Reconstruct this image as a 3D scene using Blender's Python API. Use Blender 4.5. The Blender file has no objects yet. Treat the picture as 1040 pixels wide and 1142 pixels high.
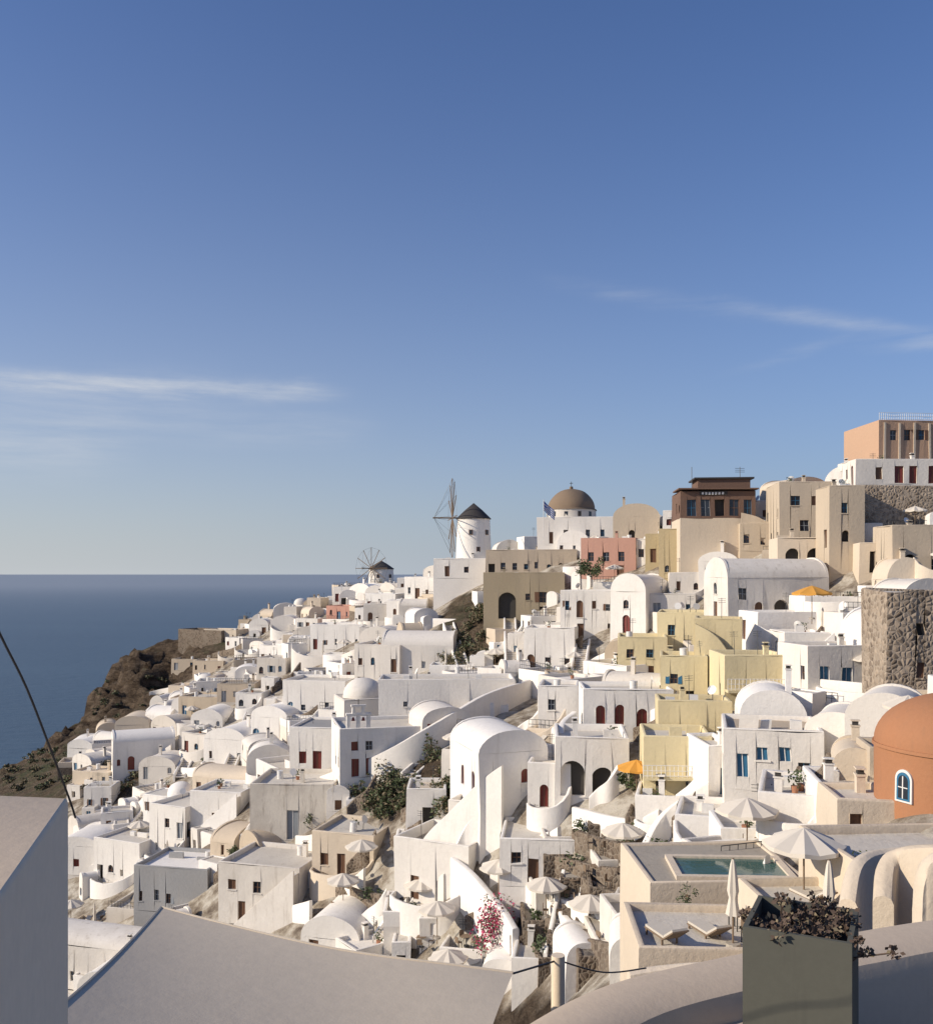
import bpy, math, random, bmesh
import numpy as np
from mathutils import Vector, Matrix, noise
rnd=random.Random(11)
F=1040.0
SC=bpy.context.scene
def P(px,py,d): return Vector(((px-520)/F*d, d, (640-py)/F*d))
def R(a): return math.radians(a)

# ------------------------------------------------------------------ materials
MATS={}
def newmat(name):
    m=bpy.data.materials.new(name); m.use_nodes=True
    nt=m.node_tree; b=nt.nodes['Principled BSDF']
    return m,nt,b
def N(nt,t): return nt.nodes.new(t)
def noise_n(nt,vec,scale,detail=4,rough=.6):
    n=nt.nodes.new('ShaderNodeTexNoise'); n.inputs['Scale'].default_value=scale
    n.inputs['Detail'].default_value=detail; n.inputs['Roughness'].default_value=rough
    nt.links.new(vec,n.inputs['Vector']); return n.outputs['Fac']
def ramp(nt,fac,stops):
    r=nt.nodes.new('ShaderNodeValToRGB'); e=r.color_ramp.elements
    while len(e)<len(stops): e.new(.5)
    for i,(p,c) in enumerate(stops):
        e[i].position=p; e[i].color=(c[0],c[1],c[2],1)
    nt.links.new(fac,r.inputs['Fac']); return r.outputs['Color']
def mixc(nt,fac,a,b,mode='MIX'):
    m=nt.nodes.new('ShaderNodeMix'); m.data_type='RGBA'; m.blend_type=mode
    ins=[m.inputs[0],m.inputs[6],m.inputs[7]]
    for s,v in zip(ins,(fac,a,b)):
        if isinstance(v,(int,float)): s.default_value=v
        elif isinstance(v,tuple): s.default_value=(v[0],v[1],v[2],1)
        else: nt.links.new(v,s)
    return m.outputs[2]
def bump(nt,b,h,strength=.3,dist=.05):
    n=nt.nodes.new('ShaderNodeBump'); n.inputs['Strength'].default_value=strength; n.inputs['Distance'].default_value=dist
    nt.links.new(h,n.inputs['Height']); nt.links.new(n.outputs['Normal'],b.inputs['Normal'])
def mapping(nt,vec,sc):
    m=nt.nodes.new('ShaderNodeMapping'); m.inputs['Scale'].default_value=sc
    nt.links.new(vec,m.inputs['Vector']); return m.outputs['Vector']
def plaster(name,col,stain=.35,dirt=(.33,.28,.22),fine=1.0,bs=.5):
    m,nt,b=newmat(name)
    g=N(nt,'ShaderNodeNewGeometry').outputs['Position']
    n1=noise_n(nt,g,.22*fine,5,.65)
    n2=noise_n(nt,mapping(nt,g,(1.6*fine,1.6*fine,.22*fine)),1.0,5,.7)
    n3=noise_n(nt,g,3.5*fine,5,.7)
    dk=tuple(c*.86 for c in col)
    c1=mixc(nt,n3,tuple(min(1,c*1.04) for c in col),dk)
    oi=N(nt,'ShaderNodeObjectInfo').outputs['Random']
    tint=ramp(nt,oi,[(0,(.86,.83,.79)),(.3,(.96,.95,.93)),(1,(1,1,1))])
    c1=mixc(nt,1.0,c1,tint,'MULTIPLY')
    f1=ramp(nt,n1,[(.42,(0,0,0)),(.75,(stain,)*3)])
    c2=mixc(nt,f1,c1,tuple(a*.5+b_*.5 for a,b_ in zip(col,dirt)))
    f2=ramp(nt,n2,[(.55,(0,0,0)),(.8,(stain*.9,)*3)])
    c3=mixc(nt,f2,c2,dirt)
    nt.links.new(c3,b.inputs['Base Color'])
    b.inputs['Roughness'].default_value=.9
    b.inputs['Specular IOR Level'].default_value=.2
    bump(nt,b,n3,bs,.07/fine)
    return m
def simple(name,col,rough=.7,var=.15,scale=6,metal=0):
    m,nt,b=newmat(name)
    g=N(nt,'ShaderNodeNewGeometry').outputs['Position']
    n=noise_n(nt,g,scale,4)
    c=mixc(nt,n,tuple(x*(1+var) for x in col),tuple(x*(1-var) for x in col))
    nt.links.new(c,b.inputs['Base Color']); b.inputs['Roughness'].default_value=rough
    b.inputs['Metallic'].default_value=metal
    return m
def stone(name,c1,c2,mortar,scale=2.6):
    m,nt,b=newmat(name)
    g=N(nt,'ShaderNodeNewGeometry').outputs['Position']
    wn=nt.nodes.new('ShaderNodeTexNoise'); wn.inputs['Scale'].default_value=1.5; nt.links.new(g,wn.inputs['Vector'])
    w=mixc(nt,.12,g,wn.outputs['Color'])
    v=nt.nodes.new('ShaderNodeTexVoronoi'); v.inputs['Scale'].default_value=scale; nt.links.new(w,v.inputs['Vector'])
    v2=nt.nodes.new('ShaderNodeTexVoronoi'); v2.feature='DISTANCE_TO_EDGE'; v2.inputs['Scale'].default_value=scale; nt.links.new(w,v2.inputs['Vector'])
    bw=nt.nodes.new('ShaderNodeSeparateColor'); nt.links.new(v.outputs['Color'],bw.inputs[0])
    cc=mixc(nt,bw.outputs[0],c1,c2)
    f=ramp(nt,v2.outputs['Distance'],[(.02,(1,1,1)),(.1,(0,0,0))])
    c=mixc(nt,f,cc,mortar)
    pn=ramp(nt,noise_n(nt,g,.35,5,.7),[(.5,(0,0,0)),(.62,(.55,.55,.55))])
    c=mixc(nt,pn,c,mortar)
    nt.links.new(c,b.inputs['Base Color'])
    b.inputs['Roughness'].default_value=.95; b.inputs['Specular IOR Level'].default_value=.15
    bump(nt,b,v2.outputs['Distance'],.9,.18)
    return m
DEFS={
 'white':lambda:plaster('white_plaster',(.86,.825,.77),.30),
 'white2':lambda:plaster('aged_white_plaster',(.76,.715,.65),.8),
 'patina':lambda:plaster('weathered_plaster',(.70,.65,.57),1.0,(.20,.15,.11)),
 'grey':lambda:plaster('grey_plaster',(.34,.34,.34),.4),
 'roof':lambda:plaster('roof_screed',(.66,.62,.55),.85),
 'cream':lambda:plaster('cream_plaster',(.69,.59,.465),.35),
 'beige':lambda:plaster('beige_plaster',(.56,.47,.36),.45),
 'tan':lambda:plaster('tan_plaster',(.41,.34,.235),.6),
 'yellow':lambda:plaster('yellow_plaster',(.75,.65,.41),.5,(.45,.37,.24)),
 'ochre':lambda:plaster('ochre_plaster',(.50,.41,.25),.5,(.33,.26,.16)),
 'pink':lambda:plaster('pink_plaster',(.54,.31,.24),.45,(.35,.22,.18)),
 'salmon':lambda:plaster('salmon_plaster',(.62,.34,.26),.3,(.4,.25,.2)),
 'apricot':lambda:plaster('apricot_plaster',(.53,.35,.24),.35,(.4,.3,.2)),
 'orange':lambda:plaster('orange_plaster',(.42,.20,.105),.5,(.26,.15,.09),1.6),
 'terracotta':lambda:plaster('terracotta_plaster',(.19,.12,.09),.4,(.13,.09,.075)),
 'domebrown':lambda:plaster('dome_render',(.25,.185,.13),.5,(.16,.12,.09)),
 'fgwall':lambda:plaster('foreground_plaster',(.58,.475,.365),.3,(.38,.32,.26),8.0,.2),
 'fgcream':lambda:plaster('foreground_cream_plaster',(.86,.73,.56),.2,(.5,.42,.33),8.0,.2),
 'paving':lambda:plaster('terrace_paving',(.42,.38,.32),.7,(.22,.19,.16)),
 'darkpaving':lambda:stone('slate_paving',(.10,.085,.07),(.20,.175,.15),(.26,.23,.19),1.8),
 'stone':lambda:stone('volcanic_stone',(.085,.062,.047),(.22,.17,.125),(.24,.20,.155),3.2),
 'lightstone':lambda:stone('light_stone',(.15,.115,.085),(.42,.335,.25),(.36,.30,.235),3.2),
 'glass':lambda:simple('window_glass',(.03,.035,.045),.12,.3),
 'void':lambda:simple('dark_interior',(.05,.045,.04),.9),
 'red':lambda:simple('red_painted_wood',(.17,.03,.022),.5),
 'brown':lambda:simple('brown_wood',(.15,.075,.04),.6),
 'blue':lambda:simple('blue_painted_wood',(.03,.14,.25),.5),
 'greypaint':lambda:simple('grey_painted_wood',(.25,.27,.29),.6),
 'wood':lambda:simple('weathered_wood',(.20,.14,.09),.8,.3,20),
 'thatch':lambda:simple('dark_thatch',(.045,.04,.038),.9,.4,12),
 'metal':lambda:simple('dark_metal',(.08,.08,.08),.5,.1,5,.6),
 'whitemetal':lambda:simple('white_rail_paint',(.7,.68,.64),.5),
 'canvas':lambda:simple('white_canvas',(.64,.58,.49),.9,.06,3),
 'orangecanvas':lambda:simple('orange_canvas',(.62,.30,.05),.9,.1,3),
 'cushion':lambda:simple('cushion_fabric',(.55,.50,.42),.9,.1,8),
 'leaf':lambda:simple('shrub_leaves',(.07,.092,.036),.7,.5,2.5),
 'leafdry':lambda:simple('dry_scrub',(.19,.15,.09),.85,.45,2.5),
 'flower':lambda:simple('bougainvillea_petals',(.50,.03,.12),.6,.4,10),
 'pot':lambda:simple('clay_pot',(.35,.16,.09),.8),
 'sail':lambda:plaster('sail_fabric',(.64,.57,.47),.10,(.5,.44,.36),3.0,.12),
 'zinc':lambda:plaster('planter_metal',(.12,.12,.10),.5,(.075,.07,.06),12.0,.1),
 'soil':lambda:simple('soil',(.05,.035,.025),.95,.4,60),
 'deadleaf':lambda:simple('dried_succulent',(.085,.055,.038),.8,.5,60),
 'skin':lambda:simple('skin',(.45,.27,.19),.6),
 'hair':lambda:simple('hair',(.03,.02,.015),.7),
 'cloth_a':lambda:simple('dark_cloth',(.03,.035,.05),.85),
 'cloth_b':lambda:simple('pale_cloth',(.5,.48,.45),.85),
 'flagblue':lambda:simple('flag_blue',(.03,.10,.38),.8),
}
def pool_mat():
    m,nt,b=newmat('pool_water'); b.inputs['Base Color'].default_value=(.055,.125,.11,1)
    b.inputs['Roughness'].default_value=.06
    g=N(nt,'ShaderNodeNewGeometry').outputs['Position']
    bump(nt,b,noise_n(nt,g,2.5,3),.15,.03); return m
DEFS['water']=pool_mat
def M(n):
    if n not in MATS: MATS[n]=DEFS[n]()
    return MATS[n]

# ------------------------------------------------------------------ mesh builder
class MB:
    def __init__(s): s.v=[];s.f=[];s.m=[];s.mats=[];s.T=Matrix.Identity(4)
    def face(s,pts,mat):
        if mat not in s.mats: s.mats.append(mat)
        i=len(s.v)
        for p in pts: s.v.append(s.T@Vector(p))
        s.f.append(tuple(range(i,i+len(pts)))); s.m.append(s.mats.index(mat))
    def box(s,x0,x1,y0,y1,z0,z1,mat,bottom=True):
        a=[(x0,y0,z0),(x1,y0,z0),(x1,y1,z0),(x0,y1,z0),(x0,y0,z1),(x1,y0,z1),(x1,y1,z1),(x0,y1,z1)]
        q=[(0,1,5,4),(1,2,6,5),(2,3,7,6),(3,0,4,7),(4,5,6,7)]
        if bottom: q.append((3,2,1,0))
        for f in q: s.face([a[i] for i in f],mat)
    def cyl(s,c,r0,r1,z0,z1,mat,n=20,cap=True):
        cx,cy=c
        A=[(math.cos(2*math.pi*i/n),math.sin(2*math.pi*i/n)) for i in range(n)]
        for i in range(n):
            a=A[i];b=A[(i+1)%n]
            if r1>1e-4: s.face([(cx+a[0]*r0,cy+a[1]*r0,z0),(cx+b[0]*r0,cy+b[1]*r0,z0),(cx+b[0]*r1,cy+b[1]*r1,z1),(cx+a[0]*r1,cy+a[1]*r1,z1)],mat)
            else: s.face([(cx+a[0]*r0,cy+a[1]*r0,z0),(cx+b[0]*r0,cy+b[1]*r0,z0),(cx,cy,z1)],mat)
        if cap and r1>1e-4: s.face([(cx+a[0]*r1,cy+a[1]*r1,z1) for a in A],mat)
    def rod(s,a,b,r,mat,n=6):
        a=Vector(a);b=Vector(b);d=b-a;L=d.length
        if L<1e-5: return
        q=d.to_track_quat('Z','Y').to_matrix().to_4x4()
        T=s.T; s.T=T@Matrix.Translation(a)@q
        s.cyl((0,0),r,r,0,L,mat,n); s.T=T
    def dome(s,c,r,z0,rise,mat,n=24,k=8):
        cx,cy=c
        for j in range(k):
            t0=j/k*math.pi/2;t1=(j+1)/k*math.pi/2
            for i in range(n):
                a0=2*math.pi*i/n;a1=2*math.pi*(i+1)/n
                p=lambda a,t:(cx+r*math.cos(t)*math.cos(a),cy+r*math.cos(t)*math.sin(a),z0+rise*math.sin(t))
                if j<k-1: s.face([p(a0,t0),p(a1,t0),p(a1,t1),p(a0,t1)],mat)
                else: s.face([p(a0,t0),p(a1,t0),p(a0,t1)],mat)
    def wall(s,p0,p1,z0,z1,ops,mat,rev=.2):
        p0=Vector(p0);p1=Vector(p1);d=(p1-p0);L=d.length;d=d/L;nrm=Vector((d.y,-d.x))
        W=lambda u,v,o=0:(p0.x+d.x*u-nrm.x*o,p0.y+d.y*u-nrm.y*o,v)
        ops=[o for o in ops if o[0]>.1 and o[1]<L-.1 and o[3]<z1-.05 and o[1]-o[0]>.15]
        us=set([0,L])
        for o in ops:
            us.add(o[0]); us.add(o[1])
        us=sorted(us)
        for a,b in zip(us,us[1:]):
            if b-a<1e-4: continue
            mid=(a+b)/2; cut=sorted([(o[2],o[3]) for o in ops if o[0]<mid<o[1]])
            z=z0
            for c0,c1 in cut:
                if c0>z+1e-4: s.face([W(a,z),W(b,z),W(b,c0),W(a,c0)],mat)
                z=max(z,c1)
            if z1>z+1e-4: s.face([W(a,z),W(b,z),W(b,z1),W(a,z1)],mat)
        for o in ops:
            u0,u1,v0,v1,kind=o[:5]; arch=len(o)>5 and o[5]
            r=(u1-u0)/2 if arch else 0
            vs=v1-r
            dep=rev if kind!='void' else .55
            s.face([W(u0,v0),W(u0,vs),W(u0,vs,dep),W(u0,v0,dep)],mat)
            s.face([W(u1,v0,dep),W(u1,vs,dep),W(u1,vs),W(u1,v0)],mat)
            s.face([W(u0,v0),W(u0,v0,dep),W(u1,v0,dep),W(u1,v0)],mat)
            if not arch:
                s.face([W(u0,v1,dep),W(u0,v1),W(u1,v1),W(u1,v1,dep)],mat)
                s.face([W(u0,v0,dep),W(u1,v0,dep),W(u1,v1,dep),W(u0,v1,dep)],kind)
            else:
                um=(u0+u1)/2;n=10
                arc=[(um-r*math.cos(math.pi*i/n),vs+r*math.sin(math.pi*i/n)) for i in range(n+1)]
                h_=n//2
                s.face([W(u0,v1)]+[W(*arc[i]) for i in range(0,h_+1)],mat)
                s.face([W(u1,v1)]+[W(*arc[i]) for i in range(h_,n+1)],mat)
                for i in range(n):
                    a=arc[i];b=arc[i+1]
                    s.face([W(a[0],a[1],dep),W(a[0],a[1]),W(b[0],b[1]),W(b[0],b[1],dep)],mat)
                s.face([W(u0,v0,dep),W(u1,v0,dep)]+[W(a[0],a[1],dep) for a in arc[::-1]],kind)
            if kind in('glass','red','blue','brown','greypaint'):
                fm='brown' if kind in('glass','brown','red') else 'whitemetal'
                if kind=='glass': fm=('greypaint','brown','blue')[int(u0*37)%3]
                t=.03; um=(u0+u1)/2
                def bar(ua,ub,va,vb):
                    s.face([W(ua,va,dep-.05),W(ub,va,dep-.05),W(ub,vb,dep-.05),W(ua,vb,dep-.05)],fm)
                bar(um-t,um+t,v0,v1-.01 if not arch else v1-.05)
                bar(u0,u0+.06,v0,vs); bar(u1-.06,u1,v0,vs)
                if kind=='glass': bar(u0,u1,(v0+vs)/2-t,(v0+vs)/2+t)
            hsh=int(abs(u0*53+v0*17+L*7))%4
            def slab(ua,ub,va,vb,pr,m_):
                s.face([W(ua,va,-pr),W(ub,va,-pr),W(ub,vb,-pr),W(ua,vb,-pr)],m_)
                s.face([W(ua,va,0),W(ua,va,-pr),W(ua,vb,-pr),W(ua,vb,0)],m_); s.face([W(ub,va,-pr),W(ub,va,0),W(ub,vb,0),W(ub,vb,-pr)],m_)
                s.face([W(ua,vb,-pr),W(ub,vb,-pr),W(ub,vb,0),W(ua,vb,0)],m_); s.face([W(ua,va,0),W(ub,va,0),W(ub,va,-pr),W(ua,va,-pr)],m_)
            if kind!='void' and v0>.5 and hsh<2: slab(u0-.1,u1+.1,v0-.1,v0-.002,.09,mat)
            if kind=='glass' and v0>.5 and not arch and hsh==2 and u0>.5 and u1<L-.5:
                wd=(u1-u0)/2; shm=('blue','brown','greypaint')[int(L*31)%3]
                slab(u0-wd,u0-.01,v0,v1,.04,shm); slab(u1+.01,u1+wd,v0,v1,.04,shm)
    def finish(s,name,loc=(0,0,0),yaw=0,jit=.05,angle=38,ns=.45):
        M4=Matrix.Translation(Vector(loc))@Matrix.Rotation(yaw,4,'Z')
        vv=[]
        for p in s.v:
            if jit>0:
                w=M4@p
                p=p+noise.noise_vector(w*ns)*jit
            vv.append(p)
        me=bpy.data.meshes.new(name); me.from_pydata(vv,[],s.f)
        for n in s.mats: me.materials.append(M(n))
        me.polygons.foreach_set('material_index',s.m)
        bm=bmesh.new(); bm.from_mesh(me); bmesh.ops.remove_doubles(bm,verts=bm.verts,dist=.0008); bm.to_mesh(me); bm.free()
        me.polygons.foreach_set('use_smooth',[True]*len(me.polygons))
        me.set_sharp_from_angle(angle=R(angle))
        ob=bpy.data.objects.new(name,me); SC.collection.objects.link(ob)
        ob.matrix_world=M4
        return ob

# ------------------------------------------------------------------ terrain
VIL=[(84,842),(150,822),(185,790),(205,762),(245,742),(270,700),(400,668),(480,652),(560,628),(700,606),(860,582),(1060,550),(1100,1000),(700,1110),(90,1140),(62,980)]
def inpoly(poly,x,y):
    c=False;j=len(poly)-1
    for i in range(len(poly)):
        if (poly[i][1]>y)!=(poly[j][1]>y) and x<(poly[j][0]-poly[i][0])*(y-poly[i][1])/(poly[j][1]-poly[i][1])+poly[i][0]: c=not c
        j=i
    return c
CP=[(1040,530,118),(940,560,122),(850,577,130),(800,592,140),(740,602,150),(650,610,165),(600,617,170),(528,638,178),(480,650,190),(425,664,230),(350,682,240),(280,702,250),(215,712,265),
(1010,640,92),(1000,770,70),(900,700,92),(830,700,102),(750,715,112),(650,745,115),(560,760,125),(480,740,140),(380,760,150),(300,760,168),(240,780,175),(170,812,195),(100,838,195),(30,852,205),
(170,735,245),(130,745,246),(120,800,222),(160,790,222),
(940,630,100),(800,650,118),(700,650,130),(600,690,138),(540,680,150),(450,700,165),(360,720,190),
(100,960,125),(200,900,132),(350,870,106),(440,862,98),(520,820,100),(600,800,100),(590,890,76),(700,860,76),(800,880,64),(920,850,58),(1000,900,42),
(60,1080,105),(160,1020,105),(250,1030,92),(400,1040,80),(550,1075,70),(650,1070,62),(650,960,68),(750,1030,46),(850,1060,37),(950,985,36),(1040,940,36)]
pts=[]
for a,b,c in CP:
    p=P(a,b,c); pts.append((p.x,p.y,p.z))
pts+= [(3,0,-6),(-15,5,-22),(0,20,-17),(25,12,-8),(50,20,-4),(-40,30,-40),(-80,60,-48),(-20,50,-34),(60,60,0),(90,110,12),(130,100,10),
       (60,170,-2),(0,230,-14),(-50,290,-26),(100,180,-4),(-130,200,-55),(-130,130,-58),(20,30,-12),(-115,226,-47),(-150,180,-57),(160,60,2),(10,45,-22)]
A=np.array(pts,float); n=len(A); S=50.0
XY=A[:,:2]/S
def K(r2): return .5*r2*np.log(r2+1e-9)
D2=((XY[:,None]-XY[None])**2).sum(-1)
L_=np.zeros((n+3,n+3)); L_[:n,:n]=K(D2)+np.eye(n)*.004; L_[:n,n]=1; L_[:n,n+1:]=XY; L_[n,:n]=1; L_[n+1:,:n]=XY.T
sol=np.linalg.solve(L_,np.concatenate([A[:,2],np.zeros(3)]))
X0,X1,Y0,Y1,ST=-250,250,-50,350,1.2
gx=np.arange(X0,X1+.01,ST); gy=np.arange(Y0,Y1+.01,ST)
GX,GY=np.meshgrid(gx,gy)
Q=np.stack([GX.ravel(),GY.ravel()],1)/S
Z=np.zeros(len(Q))
for i in range(n):
    Z+=sol[i]*K(((Q-XY[i])**2).sum(1))
Z+=sol[n]+Q@sol[n+1:]
Z=np.clip(Z,-62,18).reshape(GX.shape)
POLY=[(-250,-60),(-250,205),(-180,226),(-124,230),(-106,224),(-98,232),(-96,246),(-92,262),(-88,284),(-62,302),(0,312),(90,290),(240,240),(240,-60)]
def signed(poly,X,Y):
    ins=np.zeros(X.shape,bool); dm=np.full(X.shape,1e9)
    m=len(poly)
    for i in range(m):
        ax,ay=poly[i];bx,by=poly[(i+1)%m]
        c=((ay>Y)!=(by>Y))&(X<(bx-ax)*(Y-ay)/((by-ay) if by!=ay else 1e-9)+ax)
        ins^=c
        dx,dy=bx-ax,by-ay; t=np.clip(((X-ax)*dx+(Y-ay)*dy)/(dx*dx+dy*dy),0,1)
        dm=np.minimum(dm,np.hypot(X-ax-t*dx,Y-ay-t*dy))
    return np.where(ins,-dm,dm)
SD=signed(POLY,GX,GY)
fl=list(zip(GX.ravel(),GY.ravel()))
nz=np.array([noise.fractal(Vector((x*.035,y*.035,1.7)),1,2,3) for x,y in fl]).reshape(GX.shape)
nf=np.array([noise.fractal(Vector((x*.16,y*.16,4.7)),.8,2,4) for x,y in fl]).reshape(GX.shape)
rg=np.array([abs(noise.fractal(Vector((x*.11,y*.07,9.7)),.8,2.1,5)) for x,y in fl]).reshape(GX.shape)
t=np.clip((SD+nz*2+nf*2.5+1)/13,0,1)
tt=1-(1-t)**2.4
Z=Z*(1-tt)+(-116)*tt + nf*(.4+5*np.where((t>0)&(t<1),1,0)*np.clip(t,0,1)**.3)
wr=np.exp(-(((GX+86)/15)**2+((GY-236)/16)**2))
Z=Z+wr*(4.5-15*rg+2*nf)*(1-tt)
wl=np.clip((-GX-80)/20,0,1)*np.clip((GY-120)/40,0,1)
Z=Z+wl*(1-wr)*(-.3-3*rg)*.8
def gz(x,y):
    i=(x-X0)/ST; j=(y-Y0)/ST
    i=min(max(i,0),len(gx)-1.001); j=min(max(j,0),len(gy)-1.001)
    a=int(i);b=int(j);u=i-a;v=j-b
    return float(Z[b,a]*(1-u)*(1-v)+Z[b,a+1]*u*(1-v)+Z[b+1,a]*(1-u)*v+Z[b+1,a+1]*u*v)
def hit(px,py):
    prev=None
    d=18.0
    while d<330:
        p=P(px,py,d)
        e=p.z-gz(p.x,p.y)
        if e<0:
            if prev is None: return d
            return d-.5*(-e)/((prev-e) or 1)
        prev=e; d+=.5
    return None
def proj(p): return (520+F*p[0]/p[1],640-F*p[2]/p[1])

def terrain_mat():
    m,nt,b=newmat('volcanic_ground')
    ge=N(nt,'ShaderNodeNewGeometry'); g=ge.outputs['Position']
    n1=noise_n(nt,g,.06,8,.7); n2=noise_n(nt,g,.7,8,.75)
    nr=noise_n(nt,mapping(nt,g,(.22,.22,.55)),1.0,10,.8)
    sx=nt.nodes.new('ShaderNodeSeparateXYZ'); nt.links.new(ge.outputs['True Normal'],sx.inputs[0])
    rock=ramp(nt,nr,[(.36,(.035,.026,.02)),(.47,(.11,.08,.056)),(.58,(.22,.165,.115)),(.72,(.36,.285,.20))])
    flat=ramp(nt,n2,[(.3,(.08,.062,.045)),(.5,(.17,.13,.09)),(.65,(.26,.21,.155)),(.8,(.065,.072,.038))])
    green=ramp(nt,n1,[(.46,(0,0,0)),(.58,(.8,.8,.8))])
    f2=mixc(nt,green,flat,(.085,.10,.05))
    st=ramp(nt,sx.outputs['Z'],[(.80,(1,1,1)),(.95,(0,0,0))])
    c=mixc(nt,st,f2,rock)
    at=nt.nodes.new('ShaderNodeAttribute'); at.attribute_name='village'
    vn=ramp(nt,noise_n(nt,g,.4,6,.7),[(.34,(.11,.085,.065)),(.46,(.26,.22,.17)),(.6,(.48,.44,.37))])
    c=mixc(nt,at.outputs['Fac'],c,vn)
    nt.links.new(c,b.inputs['Base Color']); b.inputs['Roughness'].default_value=1
    b.inputs['Specular IOR Level'].default_value=.1
    ad=nt.nodes.new('ShaderNodeMath'); ad.operation='ADD'; nt.links.new(n2,ad.inputs[0]); nt.links.new(nr,ad.inputs[1])
    bn=nt.nodes.new('ShaderNodeMath'); bn.operation='MULTIPLY_ADD'; nt.links.new(at.outputs['Fac'],bn.inputs[0]); bn.inputs[1].default_value=-.6; bn.inputs[2].default_value=1.0
    n=nt.nodes.new('ShaderNodeBump'); nt.links.new(bn.outputs[0],n.inputs['Strength']); n.inputs['Distance'].default_value=1.8
    nt.links.new(ad.outputs[0],n.inputs['Height']); nt.links.new(n.outputs['Normal'],b.inputs['Normal']); return m
vs=np.stack([GX.ravel(),GY.ravel(),Z.ravel()],1); nx=len(gx); ny=len(gy)
idx=np.arange(nx*ny).reshape(ny,nx)
fs=np.stack([idx[:-1,:-1].ravel(),idx[:-1,1:].ravel(),idx[1:,1:].ravel(),idx[1:,:-1].ravel()],1)
me=bpy.data.meshes.new('hillside'); me.from_pydata(vs.tolist(),[],fs.tolist()); me.materials.append(terrain_mat())
me.polygons.foreach_set('use_smooth',[True]*len(me.polygons))
at=me.attributes.new('village','FLOAT','POINT')
vm=[]
for q in vs:
    if q[1]<25: vm.append(0.0); continue
    a,b_=proj(q); vm.append(1.0 if inpoly(VIL,a,b_) and not (((a-530)/40)**2+((b_-705)/45)**2<1 or ((a-452)/70)**2+((b_-872)/40)**2<1 or ((a-130)/40)**2+((b_-865)/28)**2<1) else 0.0)
at.data.foreach_set('value',vm)
ob=bpy.data.objects.new('hillside_terrain',me); SC.collection.objects.link(ob)

# sea
def sea_mat():
    m,nt,b=newmat('sea_water')
    g=N(nt,'ShaderNodeNewGeometry').outputs['Position']
    n0=noise_n(nt,mapping(nt,g,(.0012,.004,1)),1,6,.6)
    c=mixc(nt,n0,(.045,.080,.120),(.068,.115,.158))
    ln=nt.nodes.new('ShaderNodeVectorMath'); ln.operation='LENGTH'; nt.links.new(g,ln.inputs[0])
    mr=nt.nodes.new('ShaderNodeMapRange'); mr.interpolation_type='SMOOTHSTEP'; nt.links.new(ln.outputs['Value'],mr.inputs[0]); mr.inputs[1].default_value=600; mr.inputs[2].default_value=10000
    c=mixc(nt,mr.outputs[0],c,(.24,.27,.30))  # aerial haze painted into the base colour, paler with distance from the town
    nt.links.new(c,b.inputs['Base Color'])
    b.inputs['Roughness'].default_value=.40; b.inputs['IOR'].default_value=1.33
    bump(nt,b,noise_n(nt,mapping(nt,g,(.045,.10,1)),1,8,.65),1.0,1.8); return m
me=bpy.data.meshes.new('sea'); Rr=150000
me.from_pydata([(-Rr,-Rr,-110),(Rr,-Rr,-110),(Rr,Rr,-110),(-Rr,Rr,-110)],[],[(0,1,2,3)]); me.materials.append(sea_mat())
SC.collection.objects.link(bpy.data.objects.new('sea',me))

# ------------------------------------------------------------------ architecture
OCC=[]; KEYR=[]
def ringtop(b,w,dp,z,zin,mat,t=.26,c=.09,roofm='roof'):
    def rect(i,zz): return [(-w/2+i,i,zz),(w/2-i,i,zz),(w/2-i,dp-i,zz),(-w/2+i,dp-i,zz)]
    seq=[rect(0,z-c),rect(c*.3,z-c*.3),rect(c,z),rect(t-c,z),rect(t-c*.3,z-c*.3),rect(t,z-c),rect(t,zin)]
    for A_,B_ in zip(seq,seq[1:]):
        for i in range(4):
            j=(i+1)%4; b.face([A_[i],A_[j],B_[j],B_[i]],mat)
    b.face(seq[-1],roofm)
def vault_roof(b,w,dp,h,rise,mat,lip=.14,n=14):
    def arc(a,r,y): return [(-a*math.cos(math.pi*i/n),y,h+r*math.sin(math.pi*i/n)) for i in range(n+1)]
    for y0,y1 in ((0,.28),(dp-.28,dp)):
        A0=arc(w/2,rise+lip,y0);A1=arc(w/2,rise+lip,y1)
        for i in range(n): b.face([A0[i],A0[i+1],A1[i+1],A1[i]][::-1],mat)
        b.face(A0[::-1],mat); b.face(A1,mat)
    A0=arc(w/2,rise,.28);A1=arc(w/2,rise,dp-.28)
    for i in range(n): b.face([A0[i],A1[i],A1[i+1],A0[i+1]],mat)
def auto_ops(w,h,base=0,rr=rnd,dens=.75,arch=.25):
    ops=[];st=max(1,int(h/2.75))
    pal=rr.choice([['brown','glass'],['blue','glass'],['red','glass'],['greypaint','glass'],['void','glass'],['brown','void']])
    for s_ in range(st):
        z=base+s_*2.75; n_=int((w-.6)/1.6)
        if n_<1: continue
        sp=w/n_; hasdoor=False
        for k in range(n_):
            if rr.random()>dens: continue
            u=sp*(k+.5)+rr.uniform(-.25,.25); ar=rr.random()<arch
            if (not hasdoor and rr.random()<.45):
                hasdoor=True; wd=rr.uniform(.38,.55); ops.append((u-wd,u+wd,z+.05,z+2.0+(.25 if ar else 0),pal[0],ar))
            else:
                wd=rr.uniform(.18,.42); zz=z+rr.uniform(.8,1.2); ops.append((u-wd,u+wd,zz,zz+rr.uniform(.85,1.2),rr.choice([pal[0],'glass','glass']),ar))
    return ops
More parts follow.
